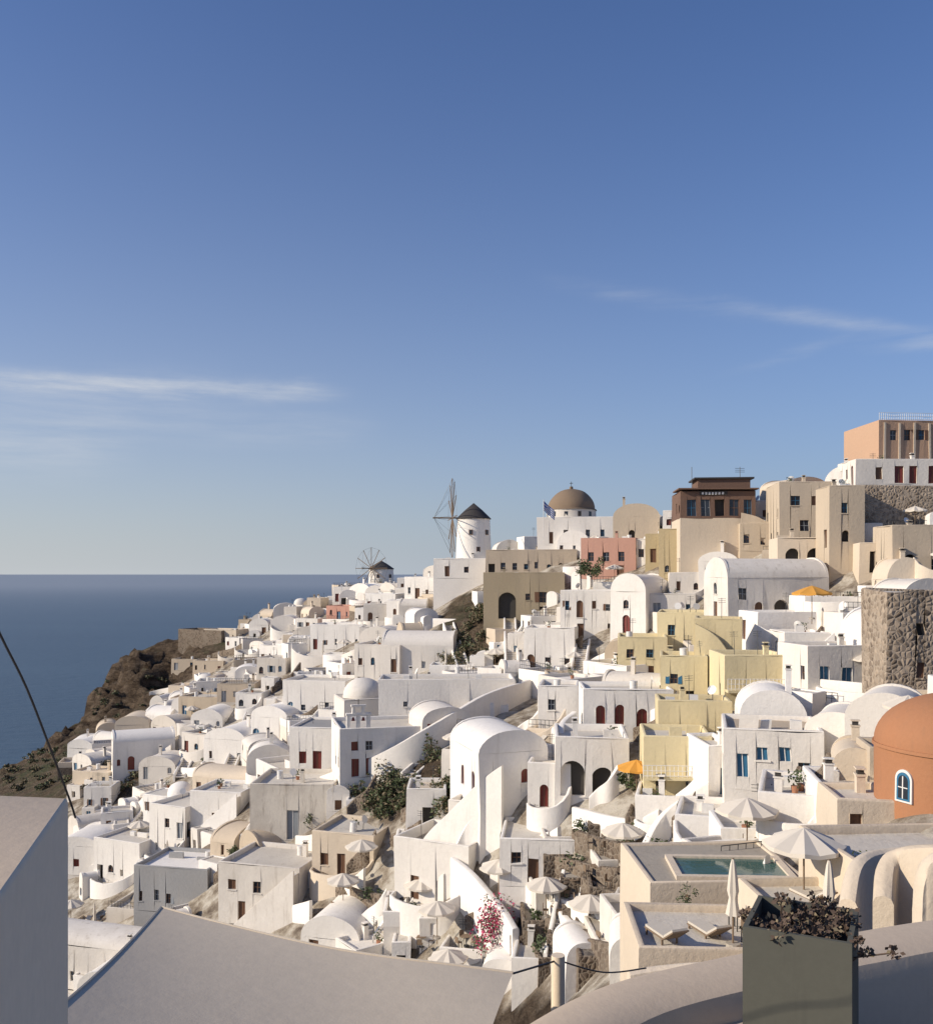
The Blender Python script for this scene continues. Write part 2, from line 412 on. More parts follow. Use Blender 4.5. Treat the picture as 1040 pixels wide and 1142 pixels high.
def clutter(b,w,dp,h,par,rr,mat):
    for k in range(rr.randint(1,4)):
        x=rr.uniform(-w*.32,w*.32); y=rr.uniform(dp*.25,dp*.75); t=rr.random()
        if t<.2: b.box(x-.35,x+.35,y-.2,y+.2,h-.02,h+.55,'whitemetal')
        elif t<.35: b.cyl((x,y),.35,.35,h-.02,h+.9,'whitemetal',12)
        elif t<.52:
            b.rod((x,y,h-.1),(x,y,h+1.8+par),.025,'metal',4)
            for q in range(3): b.rod((x-.35,y,h+1.7+par-q*.18),(x+.35,y,h+1.7+par-q*.18),.015,'metal',4)
        elif t<.7:
            T=b.T; b.T=T@Matrix.Translation((x,y,h+par+.5))@Matrix.Rotation(rr.uniform(0,6),4,'Z')@Matrix.Rotation(R(65),4,'X'); b.cyl((0,0),.12,.4,0,.12,'whitemetal',12); b.T=T; b.rod((x,y,h-.1),(x,y,h+par+.5),.03,'metal',4)
        elif t<.82: b.box(x-w*.1,x+w*.1,y,y+.22,h-.02,h+rr.uniform(.4,1.1),mat)
        else:
            b.cyl((x,y),.16,.22,h-.02,h+.35,'pot',10)
            for q in range(40):
                v=Vector((rr.gauss(0,.2),rr.gauss(0,.2),rr.uniform(.3,1.1))); u=Vector((rr.gauss(0,1),rr.gauss(0,1),rr.gauss(0,1))).normalized()*.1; o=u.orthogonal()*.5; c=Vector((x,y,h))+v
                b.face([c-u,c+o,c+u,c-o],'leaf')
def catmull(p,sub=6):
    out=[]
    q=[p[0]]+list(p)+[p[-1]]
    for i in range(1,len(q)-2):
        for k in range(sub):
            t=k/sub; a,b_,c,d=q[i-1],q[i],q[i+1],q[i+2]
            out.append(.5*((2*b_)+(-a+c)*t+(2*a-5*b_+4*c-d)*t*t+(-a+3*b_-3*c+d)*t**3))
    out.append(q[-2]); return out
def swall(name,pts,hgt=1.0,t=.35,mat='white',smooth=True,down=None,rnd_=.1,b=None,jit=.05):
    own=b is None
    if own: b=MB()
    pts=[Vector(p) for p in pts]
    if smooth and len(pts)>2: pts=catmull(pts)
    secs=[]
    for i,p in enumerate(pts):
        a=pts[max(0,i-1)];c=pts[min(len(pts)-1,i+1)]
        dr=Vector((c.x-a.x,c.y-a.y)); dr.normalize(); nn=Vector((dr.y,-dr.x))*t/2
        zt=p.z+hgt; zb=(min(p.z,gz(p.x,p.y))-.8) if down is None else p.z-down
        r=min(rnd_,t*.45); k=(t/2-r)/(t/2); k2=(t/2-r*.3)/(t/2)
        o=lambda f,z:(p.x+nn.x*f,p.y+nn.y*f,z)
        secs.append([o(1,zb),o(1,zt-r),o(k2,zt-r*.3),o(k,zt),o(-k,zt),o(-k2,zt-r*.3),o(-1,zt-r),o(-1,zb)])
    for A_,B_ in zip(secs,secs[1:]):
        for i in range(7): b.face([A_[i],B_[i],B_[i+1],A_[i+1]],mat)
    b.face(secs[0],mat); b.face(secs[-1][::-1],mat)
    if own: return b.finish(name,jit=jit)
def rail(b,p0,p1,z,mat='metal',h=.9,step=.5):
    p0=Vector(p0);p1=Vector(p1);n_=max(1,int((p1-p0).length/step))
    for i in range(n_+1):
        q=p0.lerp(p1,i/n_); b.rod((q.x,q.y,z),(q.x,q.y,z+h),.022,mat,4)
    for zz in (h,h*.55,.12): b.rod((p0.x,p0.y,z+zz),(p1.x,p1.y,z+zz),.025,mat,4)
def house(name,loc,yaw,w,dp,h,roof='flat',mat='white',ops=None,sops=None,par=.45,rise=None,extra=None,roofm='roof',fdmin=1.0,occ=True,chim=True,jit=.12,rr=rnd,fmat=None,sc=1.0,apron=None,steps=False):
    """front faces -y at yaw 0; yaw>0 turns the front toward -x"""
    c,s=math.cos(-yaw),math.sin(-yaw)
    loc=Vector(loc)
    low=loc.z
    for lx,ly in ((-w/2,0),(w/2,0),(w/2,dp),(-w/2,dp),(0,0)):
        low=min(low,gz(loc.x+c*lx-s*ly,loc.y+s*lx+c*ly))
    fd=max(fdmin,loc.z-low+.6)
    if occ: OCC.append((loc.x-s*dp/2,loc.y+c*dp/2,math.hypot(w,dp)/2*.82))
    b=MB(); fmat=fmat or mat
    if ops is None: ops=auto_ops(w,h,rr=rr)
    elif sc!=1.0: ops=[tuple(v*sc for v in o[:4])+tuple(o[4:]) for o in ops]
    if sops is None: sops=auto_ops(dp,h,rr=rr,dens=.45)
    lim=h-.12 if roof=='flat' else h
    ops=[o for o in ops if o[3]<lim]; sops=[o for o in sops if o[3]<lim]
    zt=h
    if roof=='flat': zt=h+par-.09
    for p0,p1,oo in (((-w/2,0),(w/2,0),ops),((w/2,0),(w/2,dp),sops),((w/2,dp),(-w/2,dp),[]),((-w/2,dp),(-w/2,0),[(dp-o[1],dp-o[0])+tuple(o[2:]) for o in sops])):
        b.wall(p0,p1,0,zt,oo,mat); b.wall(p0,p1,-fd,0,[],fmat)
    top=h
    if roof=='flat': ringtop(b,w,dp,h+par,h,mat,roofm=roofm)
    elif roof=='vault':
        vault_roof(b,w,dp,h,rise or w*.32,mat); top=h+(rise or w*.32)
    elif roof=='vaultx':
        T=b.T; b.T=T@Matrix.Translation((0,dp/2,0))@Matrix.Rotation(math.pi/2,4,'Z')@Matrix.Translation((0,-w/2,0))
        vault_roof(b,dp,w,h,rise or dp*.3,mat); b.T=T; top=h+(rise or dp*.3)
    elif roof=='dome':
        ringtop(b,w,dp,h+.12,h,mat,roofm=roofm); r=min(w,dp)*.42
        b.cyl((0,dp/2),r,r,h,h+.4,mat,24); b.dome((0,dp/2),r*.98,h+.4,rise or r*.8,mat)
    if chim and rr.random()<.5:
        cx=rr.uniform(-w*.35,w*.35); cy=rr.uniform(dp*.3,dp*.8); zc=h-.2; hh=(top-h)+rr.uniform(.7,1.3)
        b.box(cx-.2,cx+.2,cy-.2,cy+.2,zc,h+hh,mat); b.box(cx-.25,cx+.25,cy-.25,cy+.25,h+hh+.002,h+hh+.08,mat)
        b.box(cx-.15,cx+.15,cy-.15,cy+.15,h+hh+.082,h+hh+.3,'void'); b.box(cx-.24,cx+.24,cy-.24,cy+.24,h+hh+.302,h+hh+.36,mat)
    if chim and roof=='flat' and w>3: clutter(b,w,dp,h,par,rr,mat)
    if apron:
        k=apron; bul=k[0]; up=k[1]; pts_=[]
        for i in range(9):
            a=math.pi*i/8; x=-w/2*math.cos(a)*1.0; y=-bul*math.sin(a)**.8-.05
            z=(-.1+ (up*max(0,(i-4)/4)**1.5 if up>0 else -up*max(0,(4-i)/4)**1.5))
            pts_.append(Vector((x*.98,y,z)))
        swall('',pts_,.75,.25,mat,False,fd+2.2+abs(up),.08,b)
        b.face([(-w/2*math.cos(math.pi*i/8)*.95,-bul*math.sin(math.pi*i/8)**.8-.02,.01) for i in range(9)],'roof')
    elif steps and h>2:
        # open stair climbing along the facade to the roof, with sloping parapet
        ns=int(h/.2); run=min(w*.7,ns*.27); sx_=w/2-.1-run; y0=-1.05
        for i in range(ns):
            xa=sx_+run*i/ns; xb=sx_+run*(i+1)/ns
            b.box(xa,xb,y0,-.013,-fd-.5,h*(i+1)/ns,'white2' if mat.startswith('white') else mat,False)
        swall('',[Vector((sx_-.1,y0-.12,0)),Vector((sx_+run,y0-.12,h)),Vector((w/2,y0-.12,h))],.5,.2,mat,False,fd+h,.06,b)
    if extra: extra(b,w,dp,h)
    return b.finish(name,loc,-yaw,jit)

def hp(name,px,py,wpx,hpx,dp,yaw=0,d=None,sky=False,**k):
    """place a house so its front foot stands on the terrain seen at that bearing"""
    hd=hit(px,py); sc=1.0
    if d is None: d=hd or 170
    elif hd and not sky:
        r=hd/d
        if .6<r<1.6: sc=r; d=hd
    elif hd and sky and hd<d and hd>d*.7: sc=hd/d; d=hd
    p=P(px,py,d); ya=R(yaw); w=wpx/F*d/max(.35,math.cos(ya)); h=hpx/F*d
    KEYR.append((px-wpx/2,px+wpx/2,py-hpx*1.15,py,d))
    return house(name,p,ya,w,dp*sc,h,sc=sc,**k)
def g3(px,py,dz=0):
    d=hit(px,py) or 170
    p=P(px,py,d); p.z+=dz; return p
def stair(name,a,c,w=1.3,mat='white2',para=True,pm='white'):
    a=Vector(a);c=Vector(c); d=Vector((c.x-a.x,c.y-a.y)); L=d.length; d.normalize(); nn=Vector((d.y,-d.x))
    ns=max(3,min(70,int(abs(c.z-a.z)/.19))); b=MB()
    for i in range(ns):
        z=a.z+(c.z-a.z)*(i+1)/ns; u0=L*i/ns;u1=L*(i+1)/ns
        zb=min(a.z,c.z)-2.5
        q=[a.xy+d*u0+nn*w/2,a.xy+d*u1+nn*w/2,a.xy+d*u1-nn*w/2,a.xy+d*u0-nn*w/2]
        b.face([(v.x,v.y,z) for v in q],mat)
        z0=z-(c.z-a.z)/ns
        b.face([(q[0].x,q[0].y,z0),(q[3].x,q[3].y,z0),(q[3].x,q[3].y,z),(q[0].x,q[0].y,z)],'paving')
        for e in ((q[0],q[1]),(q[3],q[2])):
            b.face([(e[0].x,e[0].y,zb),(e[1].x,e[1].y,zb),(e[1].x,e[1].y,z),(e[0].x,e[0].y,z)],mat)
    if para:
        for sg in (1,-1):
            o=Vector((nn.x,nn.y,0))*(w/2+.16)*sg
            swall('',[a+o,(a+c)/2+o,c+o],.6,.28,pm,False,None,.08,b)
    return b.finish(name,jit=.04)

def parasol(px,py,rad=1.6,h=2.5,d=None,mat='canvas',closed=False,loc=None):
    p=Vector(loc) if loc else (P(px,py,d) if d else g3(px,py))
    b=MB(); b.cyl((0,0),.035,.035,-.5,h+.15,'wood',8)
    b.cyl((0,0),.28,.25,-.05,.1,'paving',12)
    if closed:
        n=12
        prof=[(.03,h+.12),(.07,h-.05),(.12,h-.5),(.16,h-1.0),(.11,h-1.25),(.13,h-1.4),(.2,h-1.85),(.06,h-1.8)]
        for (r0,z0),(r1,z1) in zip(prof,prof[1:]):
            for i in range(n):
                a0=2*math.pi*i/n;a1=2*math.pi*(i+1)/n; k0=1+.3*(i%2);k1=1+.3*((i+1)%2)
                b.face([(r0*k0*math.cos(a0),r0*k0*math.sin(a0),z0),(r0*k1*math.cos(a1),r0*k1*math.sin(a1),z0),(r1*k1*math.cos(a1),r1*k1*math.sin(a1),z1),(r1*k0*math.cos(a0),r1*k0*math.sin(a0),z1)],mat)
    else:
        n=8; rise=rad*.38
        for i in range(n):
            a0=2*math.pi*i/n;a1=2*math.pi*(i+1)/n;am=(a0+a1)/2
            k=math.cos(math.pi/n)*.97
            def q(a,f): return (rad*f*math.cos(a),rad*f*math.sin(a),h+rise*.67-rise*(f**1.15))
            def qm(f): return (rad*f*k*math.cos(am),rad*f*k*math.sin(am),h+rise*.67-rise*(f**1.15)-f*.1)
            for (f0,f1) in ((0,.35),(.35,.7),(.7,1)):
                if f0==0:
                    b.face([q(a0,0),q(a0,f1),qm(f1)],mat); b.face([q(a0,0),qm(f1),q(a1,f1)],mat)
                else:
                    b.face([q(a0,f0),q(a0,f1),qm(f1),qm(f0)],mat); b.face([qm(f0),qm(f1),q(a1,f1),q(a1,f0)],mat)
            e0=q(a0,1);e1=q(a1,1);em=qm(1)
            b.face([e0,em,(em[0],em[1],em[2]-.14),(e0[0],e0[1],e0[2]-.16)],mat); b.face([em,e1,(e1[0],e1[1],e1[2]-.16),(em[0],em[1],em[2]-.14)],mat)
            b.rod((0,0,h-.5),(rad*.55*math.cos(a0),rad*.55*math.sin(a0),h+rise*.67-rise*.52),.012,'wood',4)
    return b.finish('closed_parasol' if closed else 'parasol',p,rnd.uniform(0,.7),0,20)
def table_set(p):
    b=MB(); b.cyl((0,0),.4,.4,.72,.75,'wood',14); b.cyl((0,0),.03,.03,-.1,.72,'metal',6); b.cyl((0,0),.22,.2,-.1,.03,'metal',10)
    for a in (0.4,2.2,4.1):
        T=b.T; b.T=T@Matrix.Rotation(a,4,'Z')@Matrix.Translation((0,.75,0))
        b.box(-.2,.2,-.2,.2,.42,.46,'wood'); b.box(-.2,.2,.17,.21,.462,.88,'wood')
        for x in(-.18,.18):
            for y in(-.18,.18): b.box(x-.018,x+.018,y-.018,y+.018,-.1,.419,'metal')
        b.T=T
    return b.finish('cafe_table_with_chairs',p,rnd.uniform(0,6),0)
def lounger(p,yaw):
    b=MB()
    b.box(-.34,.34,-.9,.35,.28,.33,'wood'); b.box(-.31,.31,-.88,.34,.332,.42,'cushion')
    T=b.T; b.T=T@Matrix.Translation((0,.37,.3))@Matrix.Rotation(R(35),4,'X'); b.box(-.34,.34,0,.75,0,.05,'wood'); b.box(-.31,.31,.02,.73,.052,.13,'cushion'); b.T=T
    for x in(-.3,.3):
        for y in(-.8,.25): b.box(x-.03,x+.03,y-.03,y+.03,-.05,.279,'wood')
    return b.finish('sun_lounger',p,yaw,0)
def shrub(name,centres,mat='leaf',leaf=.16,dens=90,mat2=None):
    b=MB(); r_=rnd
    for (c,r,hz) in centres:
        c=Vector(c); n_=int(dens*r*r*1.6)
        lobes=[(Vector((r_.gauss(0,.45)*r,r_.gauss(0,.45)*r,abs(r_.gauss(.4,.3))*hz)),r_.uniform(.3,.6)*r) for _ in range(7)]
        for k in range(3):
            a=r_.uniform(0,6.28); b.rod(c-Vector((0,0,.3)),c+Vector((math.cos(a)*r*.4,math.sin(a)*r*.4,hz*.6)),.03,'wood',4)
        for i in range(n_):
            l,lr=r_.choice(lobes)
            v=Vector((r_.gauss(0,1),r_.gauss(0,1),r_.gauss(0,1))); v.normalize(); v*=lr*(r_.random()**.4)*1.05; v.z*=hz/r*.9
            p=c+l+v
            if p.z<c.z-.2: p.z=c.z+r_.random()*.3
            u=Vector((r_.gauss(0,1),r_.gauss(0,1),r_.gauss(0,.7))).normalized()*leaf*r_.uniform(.6,1.3); w_=u.orthogonal().normalized()*leaf*.5
            w_.rotate(Matrix.Rotation(r_.uniform(0,6.28),3,u))
            mm=mat2 if (mat2 and r_.random()<.4) else mat
            b.face([p-u,p+w_,p+u,p-w_],mm)
    return b.finish(name,jit=0)
def person(p,yaw,shirt,pants,h=1.72,arm=.15):
    vs=[(0,0,.95),(0,0,1.2),(0,0,1.42),(0,0,1.52),(0,0,1.6),(0,-.01,1.68),(-.17,0,1.4),(-.24,.0,1.15),(-.25,-arm,.93),(-.25,-arm-.02,.82),(.17,0,1.4),(.25,.02,1.15),(.26,-.06,.92),(.26,-.08,.8),(-.09,0,.88),(-.10,-.02,.5),(-.11,.03,.08),(-.11,-.13,.04),(.09,0,.88),(.11,-.06,.5),(.12,.0,.08),(.12,-.16,.04)]
    es=[(0,1),(1,2),(2,3),(3,4),(4,5),(2,6),(6,7),(7,8),(8,9),(2,10),(10,11),(11,12),(12,13),(0,14),(14,15),(15,16),(16,17),(0,18),(18,19),(19,20),(20,21)]
    rad=[.15,.13,.14,.06,.09,.09,.065,.05,.04,.04,.065,.05,.04,.04,.095,.07,.045,.035,.095,.07,.045,.035]
    me=bpy.data.meshes.new('p'); me.from_pydata(vs,es,[]); o=bpy.data.objects.new('p',me); SC.collection.objects.link(o)
    mo=o.modifiers.new('s','SKIN'); mo.use_smooth_shade=True
    for i,r in enumerate(rad): me.skin_vertices[0].data[i].radius=(r,r*.8)
    me.skin_vertices[0].data[0].use_root=True
    o.modifiers.new('u','SUBSURF').levels=1
    dg=bpy.context.evaluated_depsgraph_get(); me2=bpy.data.meshes.new_from_object(o.evaluated_get(dg)); bpy.data.objects.remove(o)
    me2.materials.clear()
    for n_ in (shirt,pants,'skin','hair'): me2.materials.append(M(n_))
    for f in me2.polygons:
        c=f.center
        f.material_index=0
        if c.z<.93 and abs(c.x)<.2: f.material_index=1
        if c.z>1.49: f.material_index=2
        if c.z>1.66 or (c.z>1.55 and c.y>.02): f.material_index=3
        if abs(c.x)>.19 and c.z<1.1: f.material_index=2
        if c.z<.08: f.material_index=3
    ob=bpy.data.objects.new('person',me2); SC.collection.objects.link(ob); ob.location=p; ob.rotation_euler=(0,0,yaw); k=h/1.78; ob.scale=(k,k,k)

# --- windmills
def windmill(px,py,d,body_h,r,roofh,wheel_r,wyaw,off):
    p=P(px,py,d); b=MB()
    n=28; prof=[(1.08*r,-5),(1.05*r,0),(r,body_h*.5),(.95*r,body_h-.1),(.95*r,body_h)]
    for (a,z0),(c,z1) in zip(prof,prof[1:]): b.cyl((0,0),a,c,z0,z1,'white',n,cap=(z1==body_h))
    b.cyl((0,0),r*1.02,r*.5,body_h+.003,body_h+roofh*.55,'thatch',n,cap=False); b.cyl((0,0),r*.5,0,body_h+roofh*.55,body_h+roofh,'thatch',n)
    b.cyl((0,0),r*1.02,r*1.02,body_h-.12,body_h+.003,'thatch',n,cap=False)
    for a,z in ((-100,body_h*.68),(-40,body_h*.68),(-75,body_h*.3)):
        T=b.T; b.T=T@Matrix.Rotation(R(a)+math.pi/2,4,'Z')@Matrix.Translation((0,-r*1.0,z)); b.box(-.35,.35,-.06,.2,-.45,.45,'brown'); b.box(-.25,.25,-.075,.2,-.35,.35,'glass'); b.T=T
    dr=Vector((math.cos(wyaw),math.sin(wyaw),0)); side=Vector((-dr.y,dr.x,0)); up=Vector((0,0,1))
    hub=Vector((0,0,body_h+.1))+dr*(r+off)
    b.rod(Vector((0,0,body_h+.1)),hub+dr*3.6,.13,'wood',8)
    tips=[]
    for i in range(12):
        a=2*math.pi*i/12; t_=hub+(side*math.cos(a)+up*math.sin(a))*wheel_r
        b.rod(hub,t_,.085,'wood',5); tips.append(t_); b.rod(t_,hub+dr*3.4,.018,'metal',4)
    for i in range(12): b.rod(tips[i],tips[(i+1)%12],.02,'metal',4)
    return b.finish('windmill',p,0,.0)
windmill(528,628,172,8.2,3.15,2.9,7.3,R(187),.8)
windmill(425,660,235,5.8,3.2,2.1,5.2,R(235),.6)
OCC.append((P(528,628,172).x,172,6)); OCC.append((P(425,662,235).x,235,5))
KEYR.append((500,555,560,632,172)); KEYR.append((395,445,620,655,235))
hp('white_house',512,645,58,20,9,5,d=164,sky=True,par=.4,ops=[(2,2.8,.3,2.2,'brown'),(5.4,6.2,1,2,'glass')])

# --- domed church
def church_extra(b,w,dp,h):
    c=(-w*.10,dp*.5); r=4.15
    b.cyl(c,r*1.04,r*1.04,h-.2,h+1.7,'white2',32); b.cyl(c,r*1.08,r*1.05,h+1.703,h+1.9,'domebrown',32)
    b.dome(c,r,h+1.9,r*.86,'domebrown',36,10)
    b.cyl(c,.35,.3,h+1.9+r*.84,h+2.3+r*.86,'domebrown',10)
    z=h+2.3+r*.86; b.rod((c[0],c[1],z),(c[0],c[1],z+.9),.05,'metal',4); b.rod((c[0]-.3,c[1],z+.6),(c[0]+.3,c[1],z+.6),.05,'metal',4)
    for a in range(-160,-10,30):
        T=b.T; b.T=T@Matrix.Translation((c[0],c[1],h+.9))@Matrix.Rotation(R(a)+math.pi/2,4,'Z'); b.box(-.3,.3,-r*1.04-.02,-r*.9,-.4,.4,'glass'); b.T=T
hp('domed_church',645,608,92,30,12,8,d=157,sky=True,par=.3,extra=church_extra,chim=False,ops=[(2,2.7,.3,2.3,'brown'),(4.5,5.2,1.4,2.6,'glass'),(8.2,8.9,1.4,2.6,'glass'),(10.6,11.3,1.4,2.6,'glass')])
KEYR.append((605,668,540,590,157))
def flag():
    p=P(606,600,150); b=MB(); b.rod((0,0,0),(0,0,6.2),.05,'whitemetal',6)
    for i in range(6):
        for j in range(9):
            x0=i*.3;x1=(i+1)*.3; f=lambda x:.3*math.sin(x*3)*x/2; dzr=lambda x:-x*.9
            z0=6-.17*(j+1);z1=6-.17*j
            m='flagblue' if (j%2==0 or (i<2 and j<5)) and not (i<2 and j==2) else 'whitemetal'
            b.face([(x0,f(x0),z0+dzr(x0)),(x1,f(x1),z0+dzr(x1)),(x1,f(x1),z1+dzr(x1)),(x0,f(x0),z1+dzr(x0))],m)
    b.finish('greek_flag',p,R(15),0)
flag()
hp('vaulted_tan_house',709,612,50,36,9,12,d=142,sky=True,roof='vault',mat='beige',rise=1.9,ops=[(2.4,3.3,1.6,2.9,'void',True)])
hp('pink_house',678,646,58,44,8,20,d=134,mat='pink',par=.3,fmat='white2',ops=[(1,1.9,2.6,3.9,'glass'),(3.2,4.1,2.6,3.9,'glass'),(5.4,6.3,2.6,3.9,'glass'),(5.2,6.2,.1,2,'brown')])
hp('stone_arch_house',584,692,90,50,8,4,d=138,mat='tan',par=.5,ops=[(2.2,4.8,.3,4.2,'void',True),(6.2,6.9,3,4,'glass'),(8.2,9.4,2.6,4.2,'glass'),(8.3,9.2,.2,2,'void')])
hp('white_house',592,642,100,26,8,6,d=150,mat='beige')
hp('white_house',480,668,60,22,8,20,d=176)

# restaurant
def rest_extra(b,w,dp,h):
    b.box(-w/2-.3,w/2+.3,-.6,dp*.6,h+.46,h+.62,'terracotta')
    b.box(-w*.25,w*.45,1.0,dp*.7,h+.622,h+1.9,'terracotta'); b.box(-w*.3,w*.5,.7,dp*.72,h+1.903,h+2.1,'thatch')
    b.box(-2.2,1.2,-.13,-.004,h-.3,h+.25,'void')
    for i in range(7): b.box(-2.0+i*.42,-1.75+i*.42,-.15,-.132,h-.18,h+.12,'whitemetal')
    for x in (-3,3.2): b.rod((x,2,h),(x,2,h+3.6),.04,'metal',4)
    for k in range(3): b.rod((2.6,2,h+3.4-.25*k),(3.8,2,h+3.4-.25*k),.025,'metal',4)
hp('restaurant_building',800,578,82,28,8,5,d=120,sky=True,mat='terracotta',fmat='cream',par=.3,extra=rest_extra,ops=[(.8,2,.3,2.4,'glass'),(2.6,3.8,.3,2.4,'glass'),(4.4,5.6,.3,2.4,'void'),(6.2,7.4,.3,2.4,'glass'),(8,9,.3,2.4,'glass')],chim=False)
hp('ochre_house',765,645,58,52,8,15,d=126,mat='ochre')
hp('white_house',760,592,40,20,7,15,d=136,sky=True)
hp('ochre_house',742,628,44,30,7,15,d=130,sky=True,mat='ochre')
hp('white_house',722,628,34,24,7,15,d=136,sky=True)
hp('white_house',812,618,40,34,7,16,d=108,apron=(1.6,1.5))
hp('cream_house',778,632,38,32,6,14,d=110,mat='cream',steps=True)
hp('vaulted_white_house',800,652,40,26,6,20,d=106,roof='vault',rise=1.1)
hp('white_house',766,668,38,26,6,10,d=110,apron=(1.4,1.2))
hp('beige_house',838,600,36,30,7,10,d=113,mat='cream')
hp('white_house',842,584,32,22,7,10,d=122,sky=True)
hp('beige_house',898,612,56,72,7,6,d=104,mat='beige',ops=[(1.2,2.2,4.8,5.9,'glass'),(3.4,4.3,4.8,5.9,'brown'),(2.2,3.2,2,3.2,'glass')],par=.35)
hp('beige_house',852,615,52,28,6,10,d=106,mat='beige',extra=lambda b,w,dp,h:swall('',[Vector((-w/2+.2,.3,h+1.5)),Vector((-w*.15,.3,h+.9)),Vector((w*.1,.3,h+.3)),Vector((w*.35,.3,h+.9)),Vector((w/2-.2,.3,h+1.5))],.3,.3,'beige',True,2.5,.08,b))
hp('beige_house',944,640,38,96,5,5,d=98,mat='beige',ops=[(1.2,1.9,6.4,7.5,'glass'),(1.3,2.0,3.4,4.6,'void',True)],par=.3)
hp('cream_house',903,640,70,36,5,8,d=98,mat='cream',ops=[(.8,2.2,.2,2.7,'void',True),(3.0,4.6,.2,2.7,'void',True)])
hp('white_house',965,618,34,30,5,12,d=98,apron=(1.2,1))
def apx(b,w,dp,h):
    rail(b,(-w/2+.1,.12),(w/2,.12),h+.3,'whitemetal',.9,.25)
    for i in range(5): b.box(-w/2+.6+i*1.9,-w/2+.85+i*1.9,-.09,-.004,0,h,'cream')
hp('apricot_mansion',1024,520,92,48,9,-4,d=114,sky=True,mat='apricot',extra=apx,par=.3,ops=[(1.4,2.2,3.2,4.4,'glass'),(3.2,4.0,3.2,4.4,'glass'),(5,5.8,3.2,4.4,'glass')],chim=False,sops=[])
hp('white_house',1010,540,110,24,6,3,d=107,sky=True,ops=[(2.2,3.0,.6,2.0,'brown'),(4.4,5.4,.1,2.1,'red'),(6.0,6.9,.1,2.1,'red'),(8.2,9.1,.1,2.1,'red')],par=.5)
hp('vaulted_white_house',945,560,44,24,6,25,d=112,sky=True,roof='vault')
hp('white_house',975,545,36,22,6,15,d=109,sky=True)
hp('stone_retaining_wall',1005,590,100,48,3,2,d=102,mat='lightstone',ops=[],sops=[],par=.1,chim=False,jit=.35)
hp('beige_house',1030,648,66,58,6,6,d=92,mat='beige',ops=[(1,2.2,.2,2.6,'void',True),(3.6,4.4,.9,2.2,'glass')])
hp('cream_house',985,640,50,30,6,12,d=95,mat='cream',ops=[(1,2.4,.1,2.3,'void')])
def balus(b,w,dp,h): rail(b,(-w/2+.2,-1.6),(w*.45,-1.6),.2,'whitemetal',.9,.3); b.box(-w/2,w/2,-1.7,-.003,-1.2,.19,'white')
hp('vaulted_white_house',868,700,118,56,6.5,-8,d=100,roof='vaultx',rise=2.0,mat='white2',extra=balus,ops=[(1.2,2.1,3,4.2,'glass'),(3,3.9,.6,2.8,'brown',True),(5.2,7.0,.4,3.0,'void',True),(8,9,2.8,4,'glass')],sops=[(2.6,3.6,.5,2.6,'brown'),(2.7,3.5,3.4,4.6,'glass',True)],chim=False)
hp('white_house',895,716,104,26,5,-5,d=92,ops=[],par=.7,apron=(2,-1))
hp('white_church',700,712,36,52,9,32,d=114,roof='vault',rise=2.2,ops=[(1.6,2.6,.4,2.8,'red',True),(1.7,2.4,3.6,4.7,'glass',True)],sops=[(2,2.8,2.6,3.8,'glass',True),(4.5,5.3,2.6,3.8,'glass',True)],chim=False)
hp('white_house',655,712,60,50,7,10,d=124)
hp('white_house',612,750,56,46,7,12,d=118,apron=(2,1.5))
hp('white_house',748,690,52,24,6,10,d=112)
# yellow complex
hp('yellow_house',716,765,54,50,7,10,d=106,mat='yellow',ops=[(1,1.8,3.2,4.2,'glass'),(3.2,4,3.2,4.2,'glass'),(3.2,4.1,.2,2.3,'brown')],apron=(1.5,1.2))
hp('yellow_house',760,735,52,48,7,14,d=110,mat='yellow',ops=[(1.2,2,2.8,4,'glass'),(3,3.9,.3,2.3,'void')])
hp('yellow_house',800,775,50,80,6,16,d=98,mat='yellow',ops=[(1.4,2.2,5.0,6.0,'glass'),(3.2,3.9,2.2,3.8,'brown')],extra=lambda b,w,dp,h:swall('',[Vector((-w/2+.1,-.2,h*.9)),Vector((0,-.5,h*.72)),Vector((w*.35,-.7,h*.4)),Vector((w*.7,-.8,h*.3))],.6,.3,'yellow',True,4,.08,b))
hp('yellow_house',762,795,50,58,6,12,d=96,mat='yellow',ops=[(1,1.8,3,4,'glass'),(2.6,3.4,.3,2.3,'void')],apron=(1.6,-1.5))
def yb(b,w,dp,h):
    rail(b,(-w/2,-.9),(w/2,-.9),h-2.4,'whitemetal',.9,.3); b.box(-w/2,w/2,-1.0,-.003,h-2.6,h-2.4,'yellow')
hp('yellow_house',845,792,74,56,6,0,d=90,mat='yellow',extra=yb,ops=[(1.2,2,.4,2,'brown'),(4,5,.9,2,'glass')])
hp('yellow_house',775,842,80,54,5,8,d=84,mat='yellow',ops=[(1,1.9,.9,2.1,'glass'),(4.2,5,.9,2.1,'glass')],apron=(1.8,1.2))
hp('yellow_house',755,890,74,62,6,8,d=76,mat='yellow',extra=yb,ops=[(1,1.8,.2,1.9,'void'),(3.4,4.2,.7,1.7,'glass')])
